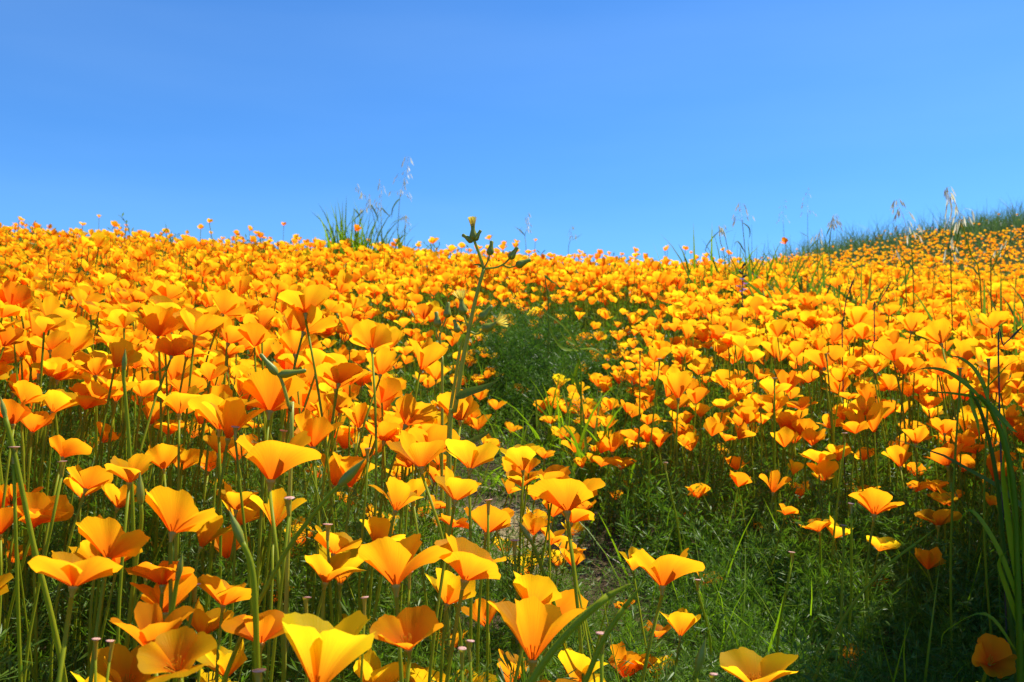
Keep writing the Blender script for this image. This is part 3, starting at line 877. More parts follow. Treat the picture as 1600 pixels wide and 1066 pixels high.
# ------------------------------------------------------------------ grass blades among the plants
def blade_tmpl(seed, n=4, bend=0.5):
    r_ = random.Random(seed)
    k = r_.uniform(0.1, bend)
    V, Fq = [], []
    for i in range(n + 1):
        t = i / n
        w = 0.5 * (1 - t ** 1.6) + 0.01
        c = np.array([k * t * t, 0, t - 0.3 * k * t * t])
        V += [c + np.array([0, -w, 0]), c + np.array([0, w, 0])]
        if i: Fq.append([2 * i - 2, 2 * i - 1, 2 * i + 1, 2 * i])
    return np.array(V), np.array(Fq)

def grass_mass(name, mat, x, y, length, width, label, cat, tilt=0.3, bend=0.7, flat=False, z0=None):
    n = len(x); tm = [blade_tmpl(i, 4, bend) for i in range(8)]
    which = rng.integers(0, 8, n); Vs, Fs, off = [], [], 0
    for k, (V, Fq) in enumerate(tm):
        m = which == k; c = int(m.sum())
        if not c: continue
        axes = np.column_stack([rng.normal(0, tilt, c), rng.normal(0, tilt, c), np.full(c, 0.12 if flat else 1.0)])
        R = rotmats(axes, rng.uniform(0, 6.28, c))
        V2 = V[None] * np.ones((c, 1, 1)); V2[:, :, 1] *= (width[m] / length[m])[:, None]
        out = np.einsum('nij,nkj->nki', R, V2) * length[m][:, None, None]
        zz = gz(x[m], y[m]) - 0.005 if z0 is None else z0[m]
        out += np.column_stack([x[m], y[m], zz])[:, None, :]
        Vs.append(out.reshape(-1, 3)); Fs.append((Fq[None] + (np.arange(c) * len(V))[:, None, None]).reshape(-1, 4) + off); off += c * len(V)
    return tag(obj_np(name, np.concatenate(Vs), np.concatenate(Fs), mat), label, cat, kind='stuff')

xg, yg = scatter(700, 0.95, 1.9, 0.66, lambda x, y: sstep(0.12, 0.3, x) * sstep(0.95, 1.15, y + .1 * x))
x, y = scatter(420, 0.42, 3.2, 0.7, lambda x, y: sstep(-0.02, 0.15, path_dist(x, y)) * (0.35 + 0.65 * np.clip(hash_noise(x, y, 3) + .5, 0, 1)))
x = np.concatenate([x, xg]); y = np.concatenate([y, yg])
grass_mass('grass', M['grass'], x, y, rng.uniform(0.08, 0.24, len(x)), rng.uniform(0.002, 0.0045, len(x)),
           'short green grass blades mixed in among the poppy plants', 'grass')
# straw on the bare path
x, y = scatter(1500, 0.7, 3.3, 0.7, lambda x, y: sstep(0.16, 0.0, path_dist(x, y)) * (0.25 + 0.75 * sstep(0.5, 0.1, np.hypot(x + 0.05, y - 1.75))))
grass_mass('dry_straw', M['straw'], x, y, rng.uniform(0.03, 0.11, len(x)), rng.uniform(0.0012, 0.003, len(x)),
           'dry pale straw lying on the bare ground of the gap', 'straw', 0.5, 0.9, True, gz(x, y) + rng.uniform(0.0, 0.012, len(x)))
# scrub along the crest of the far slope
x, y = scatter(420, 9.5, 24, 0.66, lambda x, y: sstep(0.22, 0.34, x / y) * sstep(-3.2, -1.0, y - crest_y(x, y) + 1.2 * hash_noise(x, y, 0.8)) * sstep(2.5, 1.0, y - crest_y(x, y)) * (0.3 + 0.7 * np.clip(hash_noise(x, y, 1.4) + .6, 0, 1)))
grass_mass('crest_scrub', M['scrub'], x, y, rng.uniform(0.25, 0.75, len(x)) * (0.6 + 0.5 * np.clip(hash_noise(x, y, 0.9) + .5, 0, 1)), rng.uniform(0.008, 0.02, len(x)),
           'dull green scrub along the crest of the distant slope', 'scrub', 0.35, 0.8)


# ------------------------------------------------------------------ single plants
def on_ground(p):
    return np.array([p[0], p[1], float(gz(p[0], p[1])) - 0.004])

def foot_extend(line, frac=1.0):
    """follow the stalk's own slope down to the ground"""
    dv = line[0] - line[1]; dv = dv / np.linalg.norm(dv)
    if dv[2] > -0.15: dv = np.array([dv[0] * .2, .1, -1.0])
    p = np.array(line[0], float); out = []
    for i in range(600):
        p = p + dv * 0.003
        dv = dv + np.array([0, 0, -0.02]); dv /= np.linalg.norm(dv)
        if p[2] < gz(p[0], p[1]): break
        if i % 14 == 13: out.insert(0, p.copy())
    return on_ground(p), out

def px_line(pts, d, jit=0.0):
    out = []
    for q in pts:
        dd = q[2] if len(q) > 2 else d * (1 + random.uniform(-jit, jit))
        out.append(at(q[0], q[1], dd))
    return out

def leaf_part(parent, origin, pts, wmax, mat, name='leaf', n=12, side=(1, 0.2, 0.1), fold=0.12, taper=1.6):
    Pn = spline(pts, n)
    t = np.linspace(0, 1, n)
    Wd = wmax * np.minimum(1, 0.45 + t * 3.0) * (1 - t ** (1.6 * taper)) + 0.0003
    mb = MB(); mb.ribbon(Pn, Wd, side, fold)
    return mb.build(name, mat, parent, origin)

# ---- yellow sow thistle in the middle
def thistle_head(parent, origin, p, axis, s, openf, k=1.0):
    """green ovoid bud, with a brush of florets when open"""
    axis = np.asarray(axis, float); axis /= np.linalg.norm(axis)
    mb = MB()
    mb.lathe(p, axis, [(0, 0.0014 * s), (0.002 * s, 0.0040 * s * k), (0.0045 * s, 0.0046 * s * k), (0.008 * s, 0.0036 * s * k), (0.012 * s, 0.0023 * s * k), (0.0165 * s, 0.0024 * s * k), (0.0175 * s, 0.0028 * s if openf else 0.0008 * s)], 9)
    b = mb.build('flower_bud' if not openf else 'flower_head', M['thistle_bud'], parent, origin)
    if openf:
        mb = MB(); a = np.cross(axis, [0.2, 0.3, 0.9]); a /= np.linalg.norm(a); c = np.cross(axis, a)
        for k in range(34):
            an = k * 2.399; sp = (k / 34) ** 0.6 * openf
            o = (np.cos(an) * a + np.sin(an) * c)
            st = p + axis * 0.014 * s + o * 0.0018 * s
            en = p + axis * (0.022 + 0.004 * (1 - sp)) * s + o * (0.003 + 0.007 * sp) * s
            mb.ribbon(np.array([st, (st + en) / 2 + axis * 0.001, en]), [0.0008 * s, 0.0014 * s, 0.0010 * s], np.cross(o, axis))
        mb.build('florets', M['thistle_yellow'], b, origin)
    return b

def stem_part(parent, origin, pts, r0, r1, mat, name='stem', n=16, k=6):
    Pn = spline(pts, n)
    mb = MB(); mb.tube(Pn, np.linspace(r0, r1, n), k)
    return mb.build(name, mat, parent, origin)

D = 1.08
foot = on_ground(at(700, 700, D))
th = empty('sow_thistle', foot)
tag(th, 'tall sow thistle with yellow flower heads rising above the poppies', 'thistle')
stem_part(th, foot, [foot] + px_line([(702, 690), (711, 640), (722, 570), (733, 515), (743, 468), (756, 420)], D), 0.0034, 0.0021, M['thistle_stem'], n=26)
stem_part(th, foot, [at(700, 700, D)] + px_line([(704, 640), (712, 590), (719, 545), (727, 520)], D * 1.01), 0.0024, 0.0016, M['thistle_stem'], 'branch')
stem_part(th, foot, px_line([(756, 420), (748, 395), (741, 376)], D), 0.0019, 0.0016, M['thistle_stem'], 'branch')
stem_part(th, foot, px_line([(756, 420), (775, 418), (788, 412), (797, 403)], D), 0.0013, 0.0010, M['thistle_stem'], 'branch')
stem_part(th, foot, px_line([(785, 414), (795, 418), (808, 415)], D), 0.0011, 0.0009, M['thistle_stem'], 'branch')
stem_part(th, foot, px_line([(757, 418), (762, 408), (765, 398)], D), 0.0010, 0.0008, M['thistle_stem'], 'branch')
stem_part(th, foot, px_line([(733, 515), (727, 500), (724, 488)], D), 0.0014, 0.0010, M['thistle_stem'], 'branch')
stem_part(th, foot, px_line([(733, 518), (745, 522), (756, 516)], D), 0.0014, 0.0010, M['thistle_stem'], 'branch')
stem_part(th, foot, px_line([(733, 512), (745, 505), (752, 497)], D), 0.0012, 0.0010, M['thistle_stem'], 'branch')
thistle_head(th, foot, at(740, 376, D), at(739, 340, D) - at(741, 376, D), 1.05, 0.35)
thistle_head(th, foot, at(741, 376, D), at(750, 362, D) - at(741, 376, D), 0.8, 0)
thistle_head(th, foot, at(739, 378, D), at(724, 366, D) - at(739, 376, D), 0.85, 0)
thistle_head(th, foot, at(765, 399, D), at(768, 380, D) - at(765, 399, D), 0.95, 0)
thistle_head(th, foot, at(796, 405, D), at(806, 390, D) - at(796, 405, D), 0.95, 0)
thistle_head(th, foot, at(806, 416, D), at(826, 407, D) - at(806, 416, D), 1.05, 0)
thistle_head(th, foot, at(724, 492, D), at(721, 472, D) - at(724, 492, D), 1.15, 0.9)
thistle_head(th, foot, at(754, 516, D), at(772, 507, D) - at(754, 516, D), 1.2, 1.0)
thistle_head(th, foot, at(750, 500, D), at(769, 478, D) - at(750, 500, D), 1.2, 0)
thistle_head(th, foot, at(716, 520, D), at(711, 505, D) - at(716, 520, D), 0.9, 0)
leaf_part(th, foot, px_line([(712, 622), (730, 612), (755, 605), (779, 594)], D * 0.985), 0.011, M['grass_blue'], side=(0.2, 0.5, 1))
leaf_part(th, foot, px_line([(756, 419), (748, 414), (738, 414)], D), 0.003, M['grass_blue'], side=(0.1, 0.5, 1))
leaf_part(th, foot, px_line([(732, 520), (722, 528), (714, 545)], D), 0.006, M['grass_blue'], side=(1, 0.5, 0.2))
leaf_part(th, foot, px_line([(700, 705), (735, 690), (770, 672)], D * 1.02), 0.010, M['grass_blue'], side=(0.2, 0.5, 1))

foot = on_ground(at(690, 600, 1.3))
t2 = empty('sow_thistle', foot)
tag(t2, 'slender budding thistle stem beside the tall yellow thistle', 'thistle')
stem_part(t2, foot, [foot] + px_line([(691, 600), (689, 560), (687, 520)], 1.3), 0.0024, 0.0016, M['thistle_stem'])
stem_part(t2, foot, px_line([(689, 540), (682, 520), (684, 510)], 1.3), 0.0013, 0.0010, M['thistle_stem'], 'branch')
stem_part(t2, foot, px_line([(687, 525), (694, 505), (698, 495)], 1.3), 0.0013, 0.0010, M['thistle_stem'], 'branch')
thistle_head(t2, foot, at(684, 512, 1.3), (-0.1, 0, 1), 1.25, 0)
thistle_head(t2, foot, at(698, 497, 1.3), (0.1, 0, 1), 1.25, 0)

foot = on_ground(at(440, 640, 0.78))
t3 = empty('sow_thistle', foot)
tag(t3, 'thistle with two long closed green buds over a large orange poppy', 'thistle')
stem_part(t3, foot, [foot] + px_line([(455, 700), (452, 640), (440, 595), (432, 583)], 0.79), 0.0022, 0.0013, M['thistle_stem'])
thistle_head(t3, foot, at(433, 585, 0.79), at(402, 548, 0.79) - at(433, 585, 0.79), 1.25, 0, .62)
thistle_head(t3, foot, at(436, 586, 0.79), at(486, 578, 0.79) - at(436, 586, 0.79), 1.3, 0, .62)

# ---- poppy buds and long bare stalks
def bud_plant(pts, d, label, bud_len=0.03, r=0.0019, mat='stem'):
    line = px_line(pts, d)
    foot, low = foot_extend(line)
    root = empty('poppy_bud', foot)
    tag(root, label, 'flower bud')
    stem_part(root, foot, [foot] + low + line, r * 1.15, r * 0.8, M[mat], n=34)
    ax = line[-1] - line[-2]; ax = ax / np.linalg.norm(ax)
    mb = MB(); s = bud_len
    mb.lathe(line[-1] - ax * 0.001, ax, [(0, 0.0018), (s * .08, s * .10), (s * .3, s * .135), (s * .55, s * .11), (s * .8, s * .05), (s, s * .008)], 9)
    mb.build('bud', M['thistle_bud'], root, foot)
    return root
bud_plant([(215, 860), (221, 815), (220, 785)], 0.72, 'slim pointed green bud in front of the golden poppy with the raised petal', 0.024)
bud_plant([(402, 1040), (398, 930), (392, 880), (378, 846)], 0.60, 'tall dark budding stalk standing alone over the grass', 0.022, 0.0024)
bud_plant([(415, 920), (455, 850), (505, 785), (532, 757)], 0.66, 'long pointed bud on a slanting stalk beside the tall deep orange poppy', 0.026, 0.0018)
bud_plant([(1088, 1066), (1086, 1060), (1090, 1045)], 0.62, 'fat pale green bud at the bottom of the dark gap', 0.022)
bud_plant([(273, 930), (276, 912), (278, 902)], 0.66, 'short green bud against the deep orange poppy', 0.018)
bud_plant([(1325, 1064), (1318, 1062), (1313, 1060)], 1.02, 'tiny yellowish bud under the half-closed orange poppy', 0.016)
bud_plant([(195, 610), (193, 590), (194, 575)], 0.86, 'thin green bud among the crowded orange poppies', 0.018)
bud_plant([(75, 940), (52, 850), (25, 720), (8, 650)], 0.70, 'tall leaning stalk at the bank edge with a small bud', 0.016, 0.0022)
bud_plant([(840, 870), (832, 850), (827, 842)], 0.82, 'drooping pale bud below the small golden poppy', 0.02)
# thick slanting seed stalks
def seed_stalk(pts, d, label, r):
    line = px_line(pts, d)
    foot, low = foot_extend(line)
    root = empty('seed_stalk', foot)
    tag(root, label, 'seed stalk')
    stem_part(root, foot, [foot] + low + line[:-1], r, r * 0.9, M['stem'], n=36)
    stem_part(root, foot, [line[-2], line[-2] * .5 + line[-1] * .5, line[-1]], r * 0.9, r * 0.12, M['stem'], 'seed_pod', n=8)
    return root
seed_stalk([(800, 1120), (846, 1040), (900, 975), (950, 932), (985, 912)], 0.5, 'thick slanting green stalk reaching over the dark gap', 0.0021)
seed_stalk([(925, 1040), (945, 995), (975, 950), (1008, 908)], 0.6, 'thinner slanting stalk crossing the stem of the lone poppy', 0.0019)
seed_stalk([(1370, 900, 1.0), (1390, 880, 1.0), (1430, 850, 1.0), (1462, 826, 1.0)], 1.0, 'branching seed stalk under the wide golden orange poppy', 0.0016)

# ---- spent poppies: the pink collar left when the petals fall
SPENT = [(22,697,.70),(97,720,.80),(274,769,.74),(452,777,.70),(405,1046,.54),(480,932,.62),(570,932,.62),(940,988,.62),(763,780,.86),
         (512,818,.76),(443,672,.95),(150,997,.60),(172,1000,.60),(735,1000,.60),(722,1012,.58),(305,912,.70),(228,880,.72),(804,843,.80),
         (1330,786,1.15),(1318,820,1.12),(1237,862,1.1),(1040,722,1.4),(1030,560,1.6),(1000,548,1.7),(1292,552,1.6),(1210,590,1.5),(1320,676,1.35),(1090,905,1.1),
         (1115,1052,.62),(575,700,.95),(368,666,.9),(640,892,.7),(1500,575,1.2),(1545,560,1.2)]
for (px, py, d) in SPENT:
    ks = 0.6 if (px, py) in ((150,997),(172,1000),(735,1000),(722,1012),(1115,1052),(570,932),(480,932),(640,892)) else 0.9
    c = at(px, py, d); foot = on_ground(c + np.array([random.gauss(0, .02), random.gauss(0, .02) + .01, 0]))
    root = empty('spent_poppy', foot)
    if d < 0.9: tag(root, 'petal-less poppy stalk with pink collar among the near poppies', 'seed head', 'petal-less stalks in the near bank')
    else: tag(root, 'petal-less poppy stalk with pink collar on the green bank', 'seed head', 'petal-less stalks on the green bank')
    stem_part(root, foot, [foot, (foot + c) / 2 + np.array([random.gauss(0, .008), 0, 0]), c - np.array([0, 0, .012])], 0.0017 * ks, 0.0014 * ks, M['stem'], n=9)
    mb = MB(); mb.lathe(c - np.array([0, 0, .013]), (random.gauss(0, .08), random.gauss(0, .08), 1), [(t_, r_ * ks) for t_, r_ in ((0, .0016), (.006, .0018), (.010, .0024), (.0128, .0032))], 8)
    cup = mb.build('receptacle', M['recept'], root, foot)
    mb = MB(); mb.lathe(c - np.array([0, 0, .001]), (random.gauss(0, .08), random.gauss(0, .08), 1), [(t_, r_ * ks) for t_, r_ in ((0, .0026), (.0002, .0043), (.0006, .0045), (.0007, .0026), (.0009, .0003))], 10)
    mb.build('collar', M['pink'], cup, foot)

# ---- wild oats
def spikelet(mb, p, s, dirv):
    dirv = np.asarray(dirv, float)
    dirv = dirv / np.linalg.norm(dirv)
    for a in (0.0, 1.3):
        sp = np.array([math.cos(a + p[0] * 40), math.sin(a + p[0] * 40), 0.05])
        q = dirv + sp * 0.18
        mb.ribbon(np.array([p, p + q * .008 * s, p + q * .016 * s, p + q * .026 * s]), np.array([.001, .0042, .0034, .0004]) * s, np.array([-sp[1], sp[0], 0.1]))

def wild_oat(stem_px, pan_px, d, label, nsp=14, leaves=(), s=1.0, spread=0.03, jit=0.01, matl='grass_blue'):
    line = px_line(stem_px, d, jit)
    foot = on_ground(line[0])
    root = empty('wild_oat', foot)
    tag(root, label, 'wild oat', 'wild oats standing on the slope')
    pan = px_line(pan_px, d, jit)
    stem_part(root, foot, [foot] + [p for p in line if p[2] > foot[2] + 0.03] + [pan[0]], 0.0020 * s, 0.0012 * s, M['stem'], n=16)
    Pn = spline([line[-1]] + pan if np.linalg.norm(line[-1] - pan[0]) > 1e-4 else pan, 24)
    mb = MB(); mb.tube(Pn, np.linspace(0.0011, 0.0004, 24) * s, 3, False)
    ax = mb.build('panicle', M['oat'], root, foot)
    mb = MB()
    for k in range(nsp):
        t = int(2 + (k + random.random()) / nsp * 21.5)
        p = Pn[min(t, 23)]
        a = random.uniform(0, 6.28); sp = spread * (1.1 - t / 26) * random.uniform(.5, 1.2)
        q = p + np.array([math.cos(a) * sp, math.sin(a) * sp, sp * random.uniform(0.1, 0.6)])
        mb.tube(np.array([p, (p + q) / 2 + np.array([0, 0, .25 * sp]), q]), 0.00035 * s, 3, False)
        spikelet(mb, q, s * random.uniform(.85, 1.25), (math.cos(a) * .35, math.sin(a) * .35, -1))
    mb.build('spikelets', M['oat'], ax, foot)
    for lf in leaves:
        leaf_part(root, foot, px_line(lf, d, 0.0), 0.0085 * s, M[matl], side=(1, 0.6, 0.3))
    return root

wild_oat([(622,390),(622,350),(625,308)], [(626,305),(631,285),(636,265),(637,243)], 6.0, 'tallest wild oat of the skyline clump with a wide pale panicle', 30, [[(625,310),(618,318),(613,328),(612,342)]], 1.25, .09)
wild_oat([(598,392),(596,350),(595,330)], [(595,325),(596,300),(593,280)], 6.0, 'upright wild oat in the middle of the skyline clump', 16, [[(597,325),(604,333),(611,340)]], 1.2, .05)
wild_oat([(592,388),(586,350),(580,325)], [(579,322),(568,305),(557,288)], 5.9, 'wild oat bending away from the skyline clump', 18, [[(580,320),(588,335),(592,350)]], 1.2, .04)
wild_oat([(560,380),(562,350),(568,330)], [(569,328),(575,315),(577,303)], 6.0, 'short wild oat with a bent leaf at the skyline clump edge', 10, [[(568,330),(555,342),(545,352)],[(563,338),(556,330),(552,325)]], 1.2, .03)
wild_oat([(632,390),(633,360),(633,340)], [(633,338),(636,345),(638,358)], 6.1, 'nodding wild oat with a folded leaf in the skyline clump', 12, [[(632,340),(620,345),(609,352)]], 1.2, .03)
wild_oat([(822,392),(820,370),(822,362)], [(823,358),(824,345),(826,331)], 6.0, 'lone small wild oat on the bare skyline beyond the thistle', 14, [[(820,368),(812,360),(803,354)]], 1.1, .035)
wild_oat([(888,396),(890,380),(891,372)], [(892,370),(892,360),(894,352)], 6.3, 'faint short wild oat pair on the skyline', 10, [[(891,376),(900,372),(910,365)]], 1.0, .035)
wild_oat([(1166,420),(1163,380),(1160,348)], [(1160,345),(1158,330),(1157,318)], 4.4, 'upright wild oat above the purple flower spike', 14, [[(1161,348),(1170,355),(1172,365),(1170,374)],[(1164,395),(1155,380),(1150,378),(1147,386)]], 1.1, .05)
wild_oat([(1133,412),(1126,380),(1124,362)], [(1124,360),(1123,356),(1123,352)], 4.4, 'wild oat with a long leaf hooked down to the flowers', 5, [[(1123,362),(1112,374),(1104,386),(1102,396)]], 1.1, .02)
wild_oat([(1139,410),(1135,380),(1131,362)], [(1130,360),(1130,356),(1130,351)], 4.4, 'thin wild oat stem with a short level leaf', 5, [[(1133,364),(1140,361),(1146,360)]], 1.0, .02)
wild_oat([(1297,410),(1297,370),(1300,355)], [(1300,352),(1303,345),(1306,334)], 3.6, 'pale wild oat over the grass tufts on the right-hand drift', 18, [[(1298,355),(1294,362),(1290,372)]], 1.0, .03)
wild_oat([(1278,420),(1277,385),(1278,374)], [(1279,372),(1281,365),(1282,357)], 3.6, 'wild oat with a leaf spread wide over the grass tufts', 8, [[(1278,375),(1270,383),(1263,392)]], 1.0, .02)
wild_oat([(1426,412),(1422,385),(1419,370)], [(1419,368),(1412,340),(1404,322),(1401,312)], 3.0, 'wild oat with sparse nodding spikelets before the far scrub', 22, [[(1419,370),(1426,364),(1435,358)]], 1.0, .045)
wild_oat([(1532,445),(1518,400),(1504,352)], [(1502,345),(1496,325),(1486,305),(1478,294)], 2.7, 'leaning wild oat with white drooping panicle, tallest before the far scrub', 26, [[(1502,348),(1496,375),(1489,398)],[(1528,430),(1518,418),(1506,416)]], 1.15, .045, 0.004)
wild_oat([(1486,432),(1486,410),(1486,398)], [(1486,396),(1488,380),(1489,368)], 2.75, 'short wild oat stem with a wide forked leaf', 6, [[(1485,398),(1478,405),(1472,410)],[(1486,396),(1480,385),(1484,388)]], 1.0, .02)
wild_oat([(1262,402),(1262,370),(1262,340)], [(1262,335),(1262,315),(1263,294)], 7.0, 'thin faint grass stalk over the dip of the skyline', 12, [[(1262,370),(1255,366),(1248,362)]], 1.0, .07)
wild_oat([(1228,402),(1225,370),(1224,350)], [(1224,345),(1224,330),(1226,312)], 7.0, 'fainter grass stalk beside the thin one over the skyline dip', 10, [], 0.9, .07)
wild_oat([(1415,432),(1410,415),(1404,400)], [(1403,398),(1401,394),(1400,390)], 2.9, 'bent wild oat stem with a slanting leaf in the drift', 4, [[(1430,430),(1420,412),(1402,396)]], 1.0, .01)
wild_oat([(1548,425),(1555,405),(1562,392)], [(1562,392),(1570,382),(1578,370)], 2.8, 'dark oat stem slanting up over the drift', 4, [[(1548,424),(1560,400),(1578,370)]], 1.0, .01)

# ---- grass tufts
def grass_tuft(px, py, d, n, hgt, wid, spread, label, mat='grass_blue', group='grass tufts on the slope', tilt=.22):
    c = at(px, py, d)
    foot = on_ground(c)
    mb = MB()
    for k in range(n):
        b = foot + np.array([random.gauss(0, spread), random.gauss(0, spread * .6), 0]); b[2] = float(gz(b[0], b[1])) - .004
        h = hgt * random.uniform(.55, 1.1)
        lean = np.array([random.gauss(0, tilt), random.gauss(0, tilt), 0]) * h
        e = b + np.array([0, 0, h]) + lean * 1.6 - np.array([0, 0, np.linalg.norm(lean) * .6])
        Pn = bez(b, b + np.array([0, 0, h * .65]) + lean * .3, e, 7)
        t = np.linspace(0, 1, 7)
        mb.ribbon(Pn, wid * (1 - t ** 2.2) + .0004, (math.cos(k * 2.4), math.sin(k * 2.4), 0.1), .12)
    o = mb.build('grass_tuft', M[mat], None, foot)
    o.location = tuple(foot)
    tag(o, label, 'grass', group)
    return o
grass_tuft(552, 385, 6.0, 120, .66, .014, .10, 'thick dark green grass tuft rising over the skyline under the wild oats', 'grass', tilt=.13)
grass_tuft(585, 385, 6.0, 60, .55, .012, .10, 'looser grass tuft between the stems of the skyline oats', 'grass', tilt=.13)
grass_tuft(628, 388, 6.1, 30, .52, .012, .06, 'narrow grass tuft at the foot of the tallest skyline oat')
grass_tuft(525, 400, 5.2, 30, .30, .010, .06, 'small dark tuft among poppies below the skyline oats')
grass_tuft(1155, 405, 4.4, 80, .56, .015, .12, 'grass tuft around the oat above the purple flower spike', 'grass', tilt=.14)
grass_tuft(1205, 410, 4.6, 60, .54, .014, .10, 'low grass tuft in the dip of the skyline')
grass_tuft(1290, 430, 3.5, 60, .50, .018, .10, 'broad-leaved grass tuft in the drift under the pale oat')
grass_tuft(1240, 440, 3.4, 40, .46, .017, .09, 'broad-leaved grass tuft with a pale folded blade')
grass_tuft(1320, 425, 3.6, 44, .50, .015, .08, 'grass tuft beyond the broad-leaved tufts')
grass_tuft(1410, 420, 3.2, 18, .42, .014, .08, 'sparse grass tuft under the sparse nodding oat')
grass_tuft(1590, 430, 2.9, 50, .48, .015, .10, 'dark leafy grass tuft against the far orange slope')
grass_tuft(1230, 395, 7.0, 50, .66, .011, .25, 'fine grass on the skyline dip')
grass_tuft(880, 620, 2.2, 24, .22, .006, .06, 'fine grass tuft at the head of the bare gap', 'grass')
grass_tuft(935, 640, 1.9, 26, .26, .007, .05, 'feathery grass tuft at the corner of the green bank', 'grass')
grass_tuft(800, 690, 2.0, 40, .10, .004, .04, 'short curly grass beside the bare straw patch', 'grass', tilt=.6)
grass_tuft(840, 660, 2.3, 40, .10, .004, .04, 'short curly grass further up the gap', 'grass', tilt=.6)
grass_tuft(60, 1000, .62, 26, .20, .004, .05, 'slanting bright grass blades at the foot of the near bank', 'grass', tilt=.5)

def tall_clump(x0, y0, n, hgt, wid, spread, label):
    foot = on_ground(np.array([x0, y0, 0])); root = empty('tall_grass', foot)
    tag(root, label, 'grass', 'tall grass beside the green bank')
    for part in range(6):                       # six sheaves of blades
        mb = MB()
        for k in range(n // 6):
            b = foot + np.array([random.gauss(0, spread), random.gauss(0, spread), 0]); b[2] = float(gz(b[0], b[1])) - .004
            h = hgt * random.uniform(.6, 1.05); ln = np.array([random.gauss(.03, .12), random.gauss(0, .14), 0]) * h
            Pn = bez(b, b + np.array([0, 0, h * .7]) + ln * .4, b + np.array([0, 0, h]) + ln * 1.8 - np.array([0, 0, np.linalg.norm(ln) * .5]), 8)
            t = np.linspace(0, 1, 8)
            mb.ribbon(Pn, wid * (1 - t ** 2.4) + .0004, (math.cos(k * 2.4 + part), math.sin(k * 2.4 + part), 0.1), .12)
        tag(mb.build('blades', M['grass_blue'], root, foot), kind='stuff')
tall_clump(0.79, 1.04, 150, .46, .010, .07, 'dense dark sheaf of tall grass at the end of the green bank')

# ---- the broad arching grass plant by the right-hand drift
D = 1.0
foot = on_ground(at(1592, 1000, D))
gp = empty('grass_plant', foot)
tag(gp, 'broad-bladed green grass plant arching over the poppies of the green bank', 'grass plant')
stem_part(gp, foot, [foot] + px_line([(1590, 900), (1583, 760), (1568, 690), (1548, 640), (1530, 618)], D), .0035, .0022, M['grass'], n=20)
stem_part(gp, foot, [foot + np.array([.012, .01, 0])] + px_line([(1570, 880), (1556, 740), (1535, 650), (1516, 610)], D * 1.02), .0028, .0016, M['grass_blue'], n=20)
for pts, w in (([(1532,622),(1505,598),(1475,580),(1440,577),(1408,592)], .0085), ([(1530,622),(1500,617),(1470,614),(1438,616)], .006),
               ([(1545,632),(1535,600),(1520,575),(1500,560),(1480,556)], .008), ([(1528,620),(1555,640),(1568,660),(1573,690),(1575,705)], .009),
               ([(1540,625),(1560,645),(1580,668),(1590,676)], .009), ([(1516,612),(1522,640),(1528,660),(1532,690)], .008),
               ([(1585,900),(1572,800),(1566,740),(1570,700)], .012), ([(1595,860),(1578,760),(1573,700),(1566,670)], .010),
               ([(1598,960),(1560,860),(1520,800),(1498,815)], .009), ([(1600,1000),(1575,930),(1560,880),(1575,860)], .010),
               ([(1610,1010),(1600,880),(1598,780),(1592,700)], .012), ([(1590,1020),(1540,960),(1480,985),(1470,1010)], .005),
               ([(1536,610),(1556,590),(1575,570),(1600,558)], .004)):
    leaf_part(gp, foot, px_line(pts, D), w * .8, M['grass'], 'blade', 16, (1, 0.5, 0.25), .14)

D = 1.95
foot = on_ground(at(906, 640, D))
g2 = empty('grass_plant', foot)
tag(g2, 'thin grass stalk with pale drooping blades before the dark green hollow', 'grass plant')
stem_part(g2, foot, [foot] + px_line([(908, 600), (904, 560), (895, 545)], D), .002, .0014, M['grass'])
for pts, w in (([(905,545),(890,520),(872,502),(850,488)], .007), ([(902,540),(885,530),(872,512)], .007), ([(905,560),(895,600),(893,590)], .008),
               ([(906,545),(925,545),(945,556)], .008), ([(904,548),(880,545),(862,520),(858,500)], .008), ([(908,620),(900,595),(892,580)], .011)):
    leaf_part(g2, foot, px_line(pts, D), w, M['grass'], 'blade', 12, (1, 0.5, 0.3), .1)

D = 2.6
foot = on_ground(at(856, 480, D))
g3 = empty('grass_plant', foot)
tag(g3, 'single dark grass stem with one bent blade among the far poppies', 'grass plant')
stem_part(g3, foot, [foot] + px_line([(857, 480), (854, 450), (851, 430)], D), .002, .0015, M['grass_blue'])
leaf_part(g3, foot, px_line([(851, 430), (860, 438), (872, 446)], D), .008, M['grass'], 'blade', 10, (1, .4, .3))

# ---- purple flower spike
D = 2.6
foot = on_ground(at(1160, 480, D))
pf = empty('purple_flower_spike', foot)
tag(pf, 'dark stalk with small purple flowers among the orange poppies', 'wildflower')
stem_part(pf, foot, [foot] + px_line([(1160, 480), (1160, 450), (1161, 415)], D), .0017, .0012, M['dark_stem'])
for (a, b) in ((1154,448),(1164,453),(1165,444),(1160,437),(1159,456)):
    c = at(a, b, D * random.uniform(.992, 1.008)); mb = MB()
    for k in range(5):
        an = k * 1.257; o = np.array([math.cos(an), math.sin(an), .4])
        mb.ribbon(np.array([c, c + o * .004, c + o * .008]), [.002, .0055, .002], (-math.sin(an), math.cos(an), 0.2))
    mb.tube(np.array([c, (c + at(1160, b + 3, D)) / 2, at(1160, b + 3, D)]), .0007, 3, False)
    mb.build('flower', M['purple'], pf, foot)
for (a, b) in ((1157,426),(1165,431),(1162,415)):
    mb = MB(); mb.lathe(at(1160, b + 3, D), at(a, b, D) - at(1160, b + 3, D), [(0, .001), (.005, .003), (.012, .0025), (.016, .0004)], 6)
    mb.build('bud', M['dark_stem'], pf, foot)

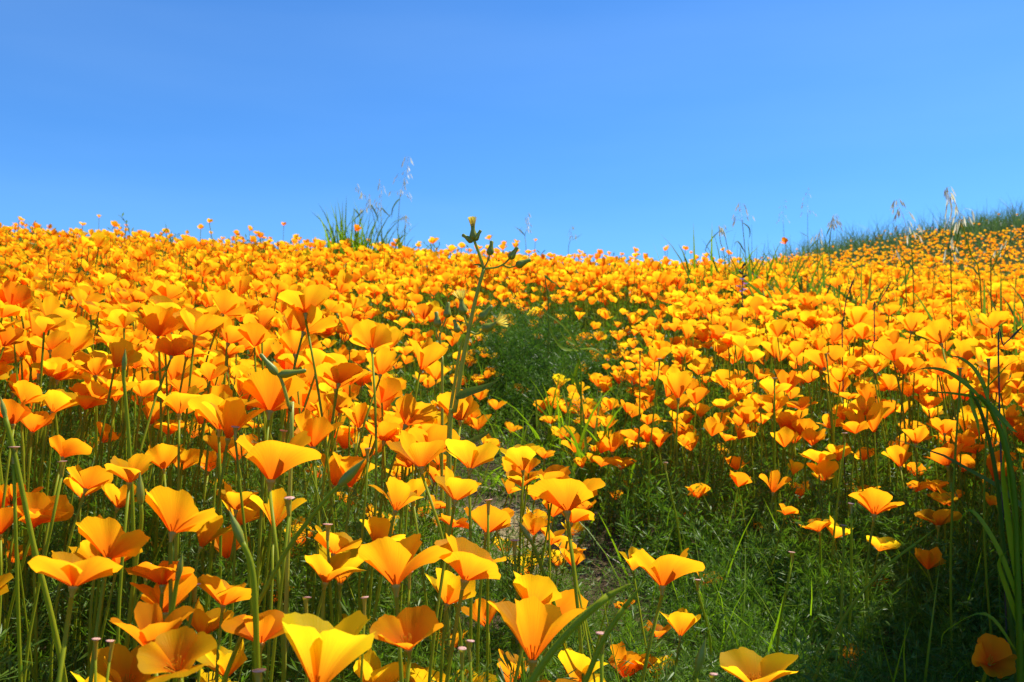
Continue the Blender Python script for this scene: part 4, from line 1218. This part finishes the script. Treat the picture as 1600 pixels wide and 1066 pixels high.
# ---- dark bare stems standing up out of the drift
for k, (pts, d) in enumerate([([(1316,535),(1318,500),(1322,470),(1328,453)], 1.7), ([(1366,500),(1370,480),(1384,455)], 1.9), ([(1560,560),(1568,540),(1580,528)], 1.2)]):
    line = px_line(pts, d); foot = on_ground(line[0])
    root = empty('seed_stalk', foot)
    tag(root, 'thin dark bare seed stalk standing out of the orange drift', 'seed stalk', 'dark bare stalks in the drift')
    stem_part(root, foot, [foot] + line, .0011, .0008, M['dark_stem'])
    mb = MB(); ax = line[-1] - line[-2]
    mb.lathe(line[-1], ax, [(0, .0008), (.006, .0016), (.014, .0013), (.022, .0003)], 6); mb.build('seed_pod', M['dark_stem'], root, foot)

# ---- an unseen leafy shrub, added so that its shade lies over the gap
def shade_bush(cx, cy, r, h, n, label):
    foot = on_ground(np.array([cx, cy, 0])); root = empty('shade_bush', foot)
    tag(root, label, 'shade_bush')
    for k in range(7):
        a = k * 0.9; e = foot + np.array([math.cos(a) * r * .6, math.sin(a) * r * .6, h * random.uniform(.6, .85)])
        stem_part(root, foot, [foot + np.array([math.cos(a), math.sin(a), 0]) * .015, foot * .5 + e * .5 + np.array([0, 0, .08]), e], .008, .003, M['dark_stem'], 'branch', 8)
    th_ = rng.uniform(0, 6.28, n); rr = np.sqrt(rng.random(n)); zz = rng.random(n)
    prof = np.sqrt(np.clip(1 - (2 * zz - .75) ** 2 / 1.6, 0.02, 1)) * (0.85 + .25 * np.sin(th_ * 3 + zz * 5))
    x = cx + r * rr * prof * np.cos(th_); y = cy + r * rr * prof * np.sin(th_)
    tm = [blade_tmpl(60 + i, 3, .5) for i in range(5)]
    Vs, Fs, off = [], [], 0
    w = rng.integers(0, 5, n)
    for k, (V, Fq) in enumerate(tm):
        m = w == k; c = int(m.sum())
        V2 = V * np.array([1, .22, 1])
        R = rotmats(np.column_stack([rng.normal(0, .7, c), rng.normal(0, .7, c), np.full(c, .6)]), rng.uniform(0, 6.28, c))
        v, f = instance(V2, Fq, R, rng.uniform(.03, .07, c), np.column_stack([x[m], y[m], foot[2] + .03 + zz[m] * h]))
        Vs.append(v); Fs.append(f + off); off += len(v)
    tag(obj_np('foliage', np.concatenate(Vs) - foot, np.concatenate(Fs), M['scrub'], root), kind='stuff')
shade_bush(1.34, 1.42, .46, 1.80, 16000, 'unseen leafy shrub added beyond the tall grass sheaf to shade the gap')
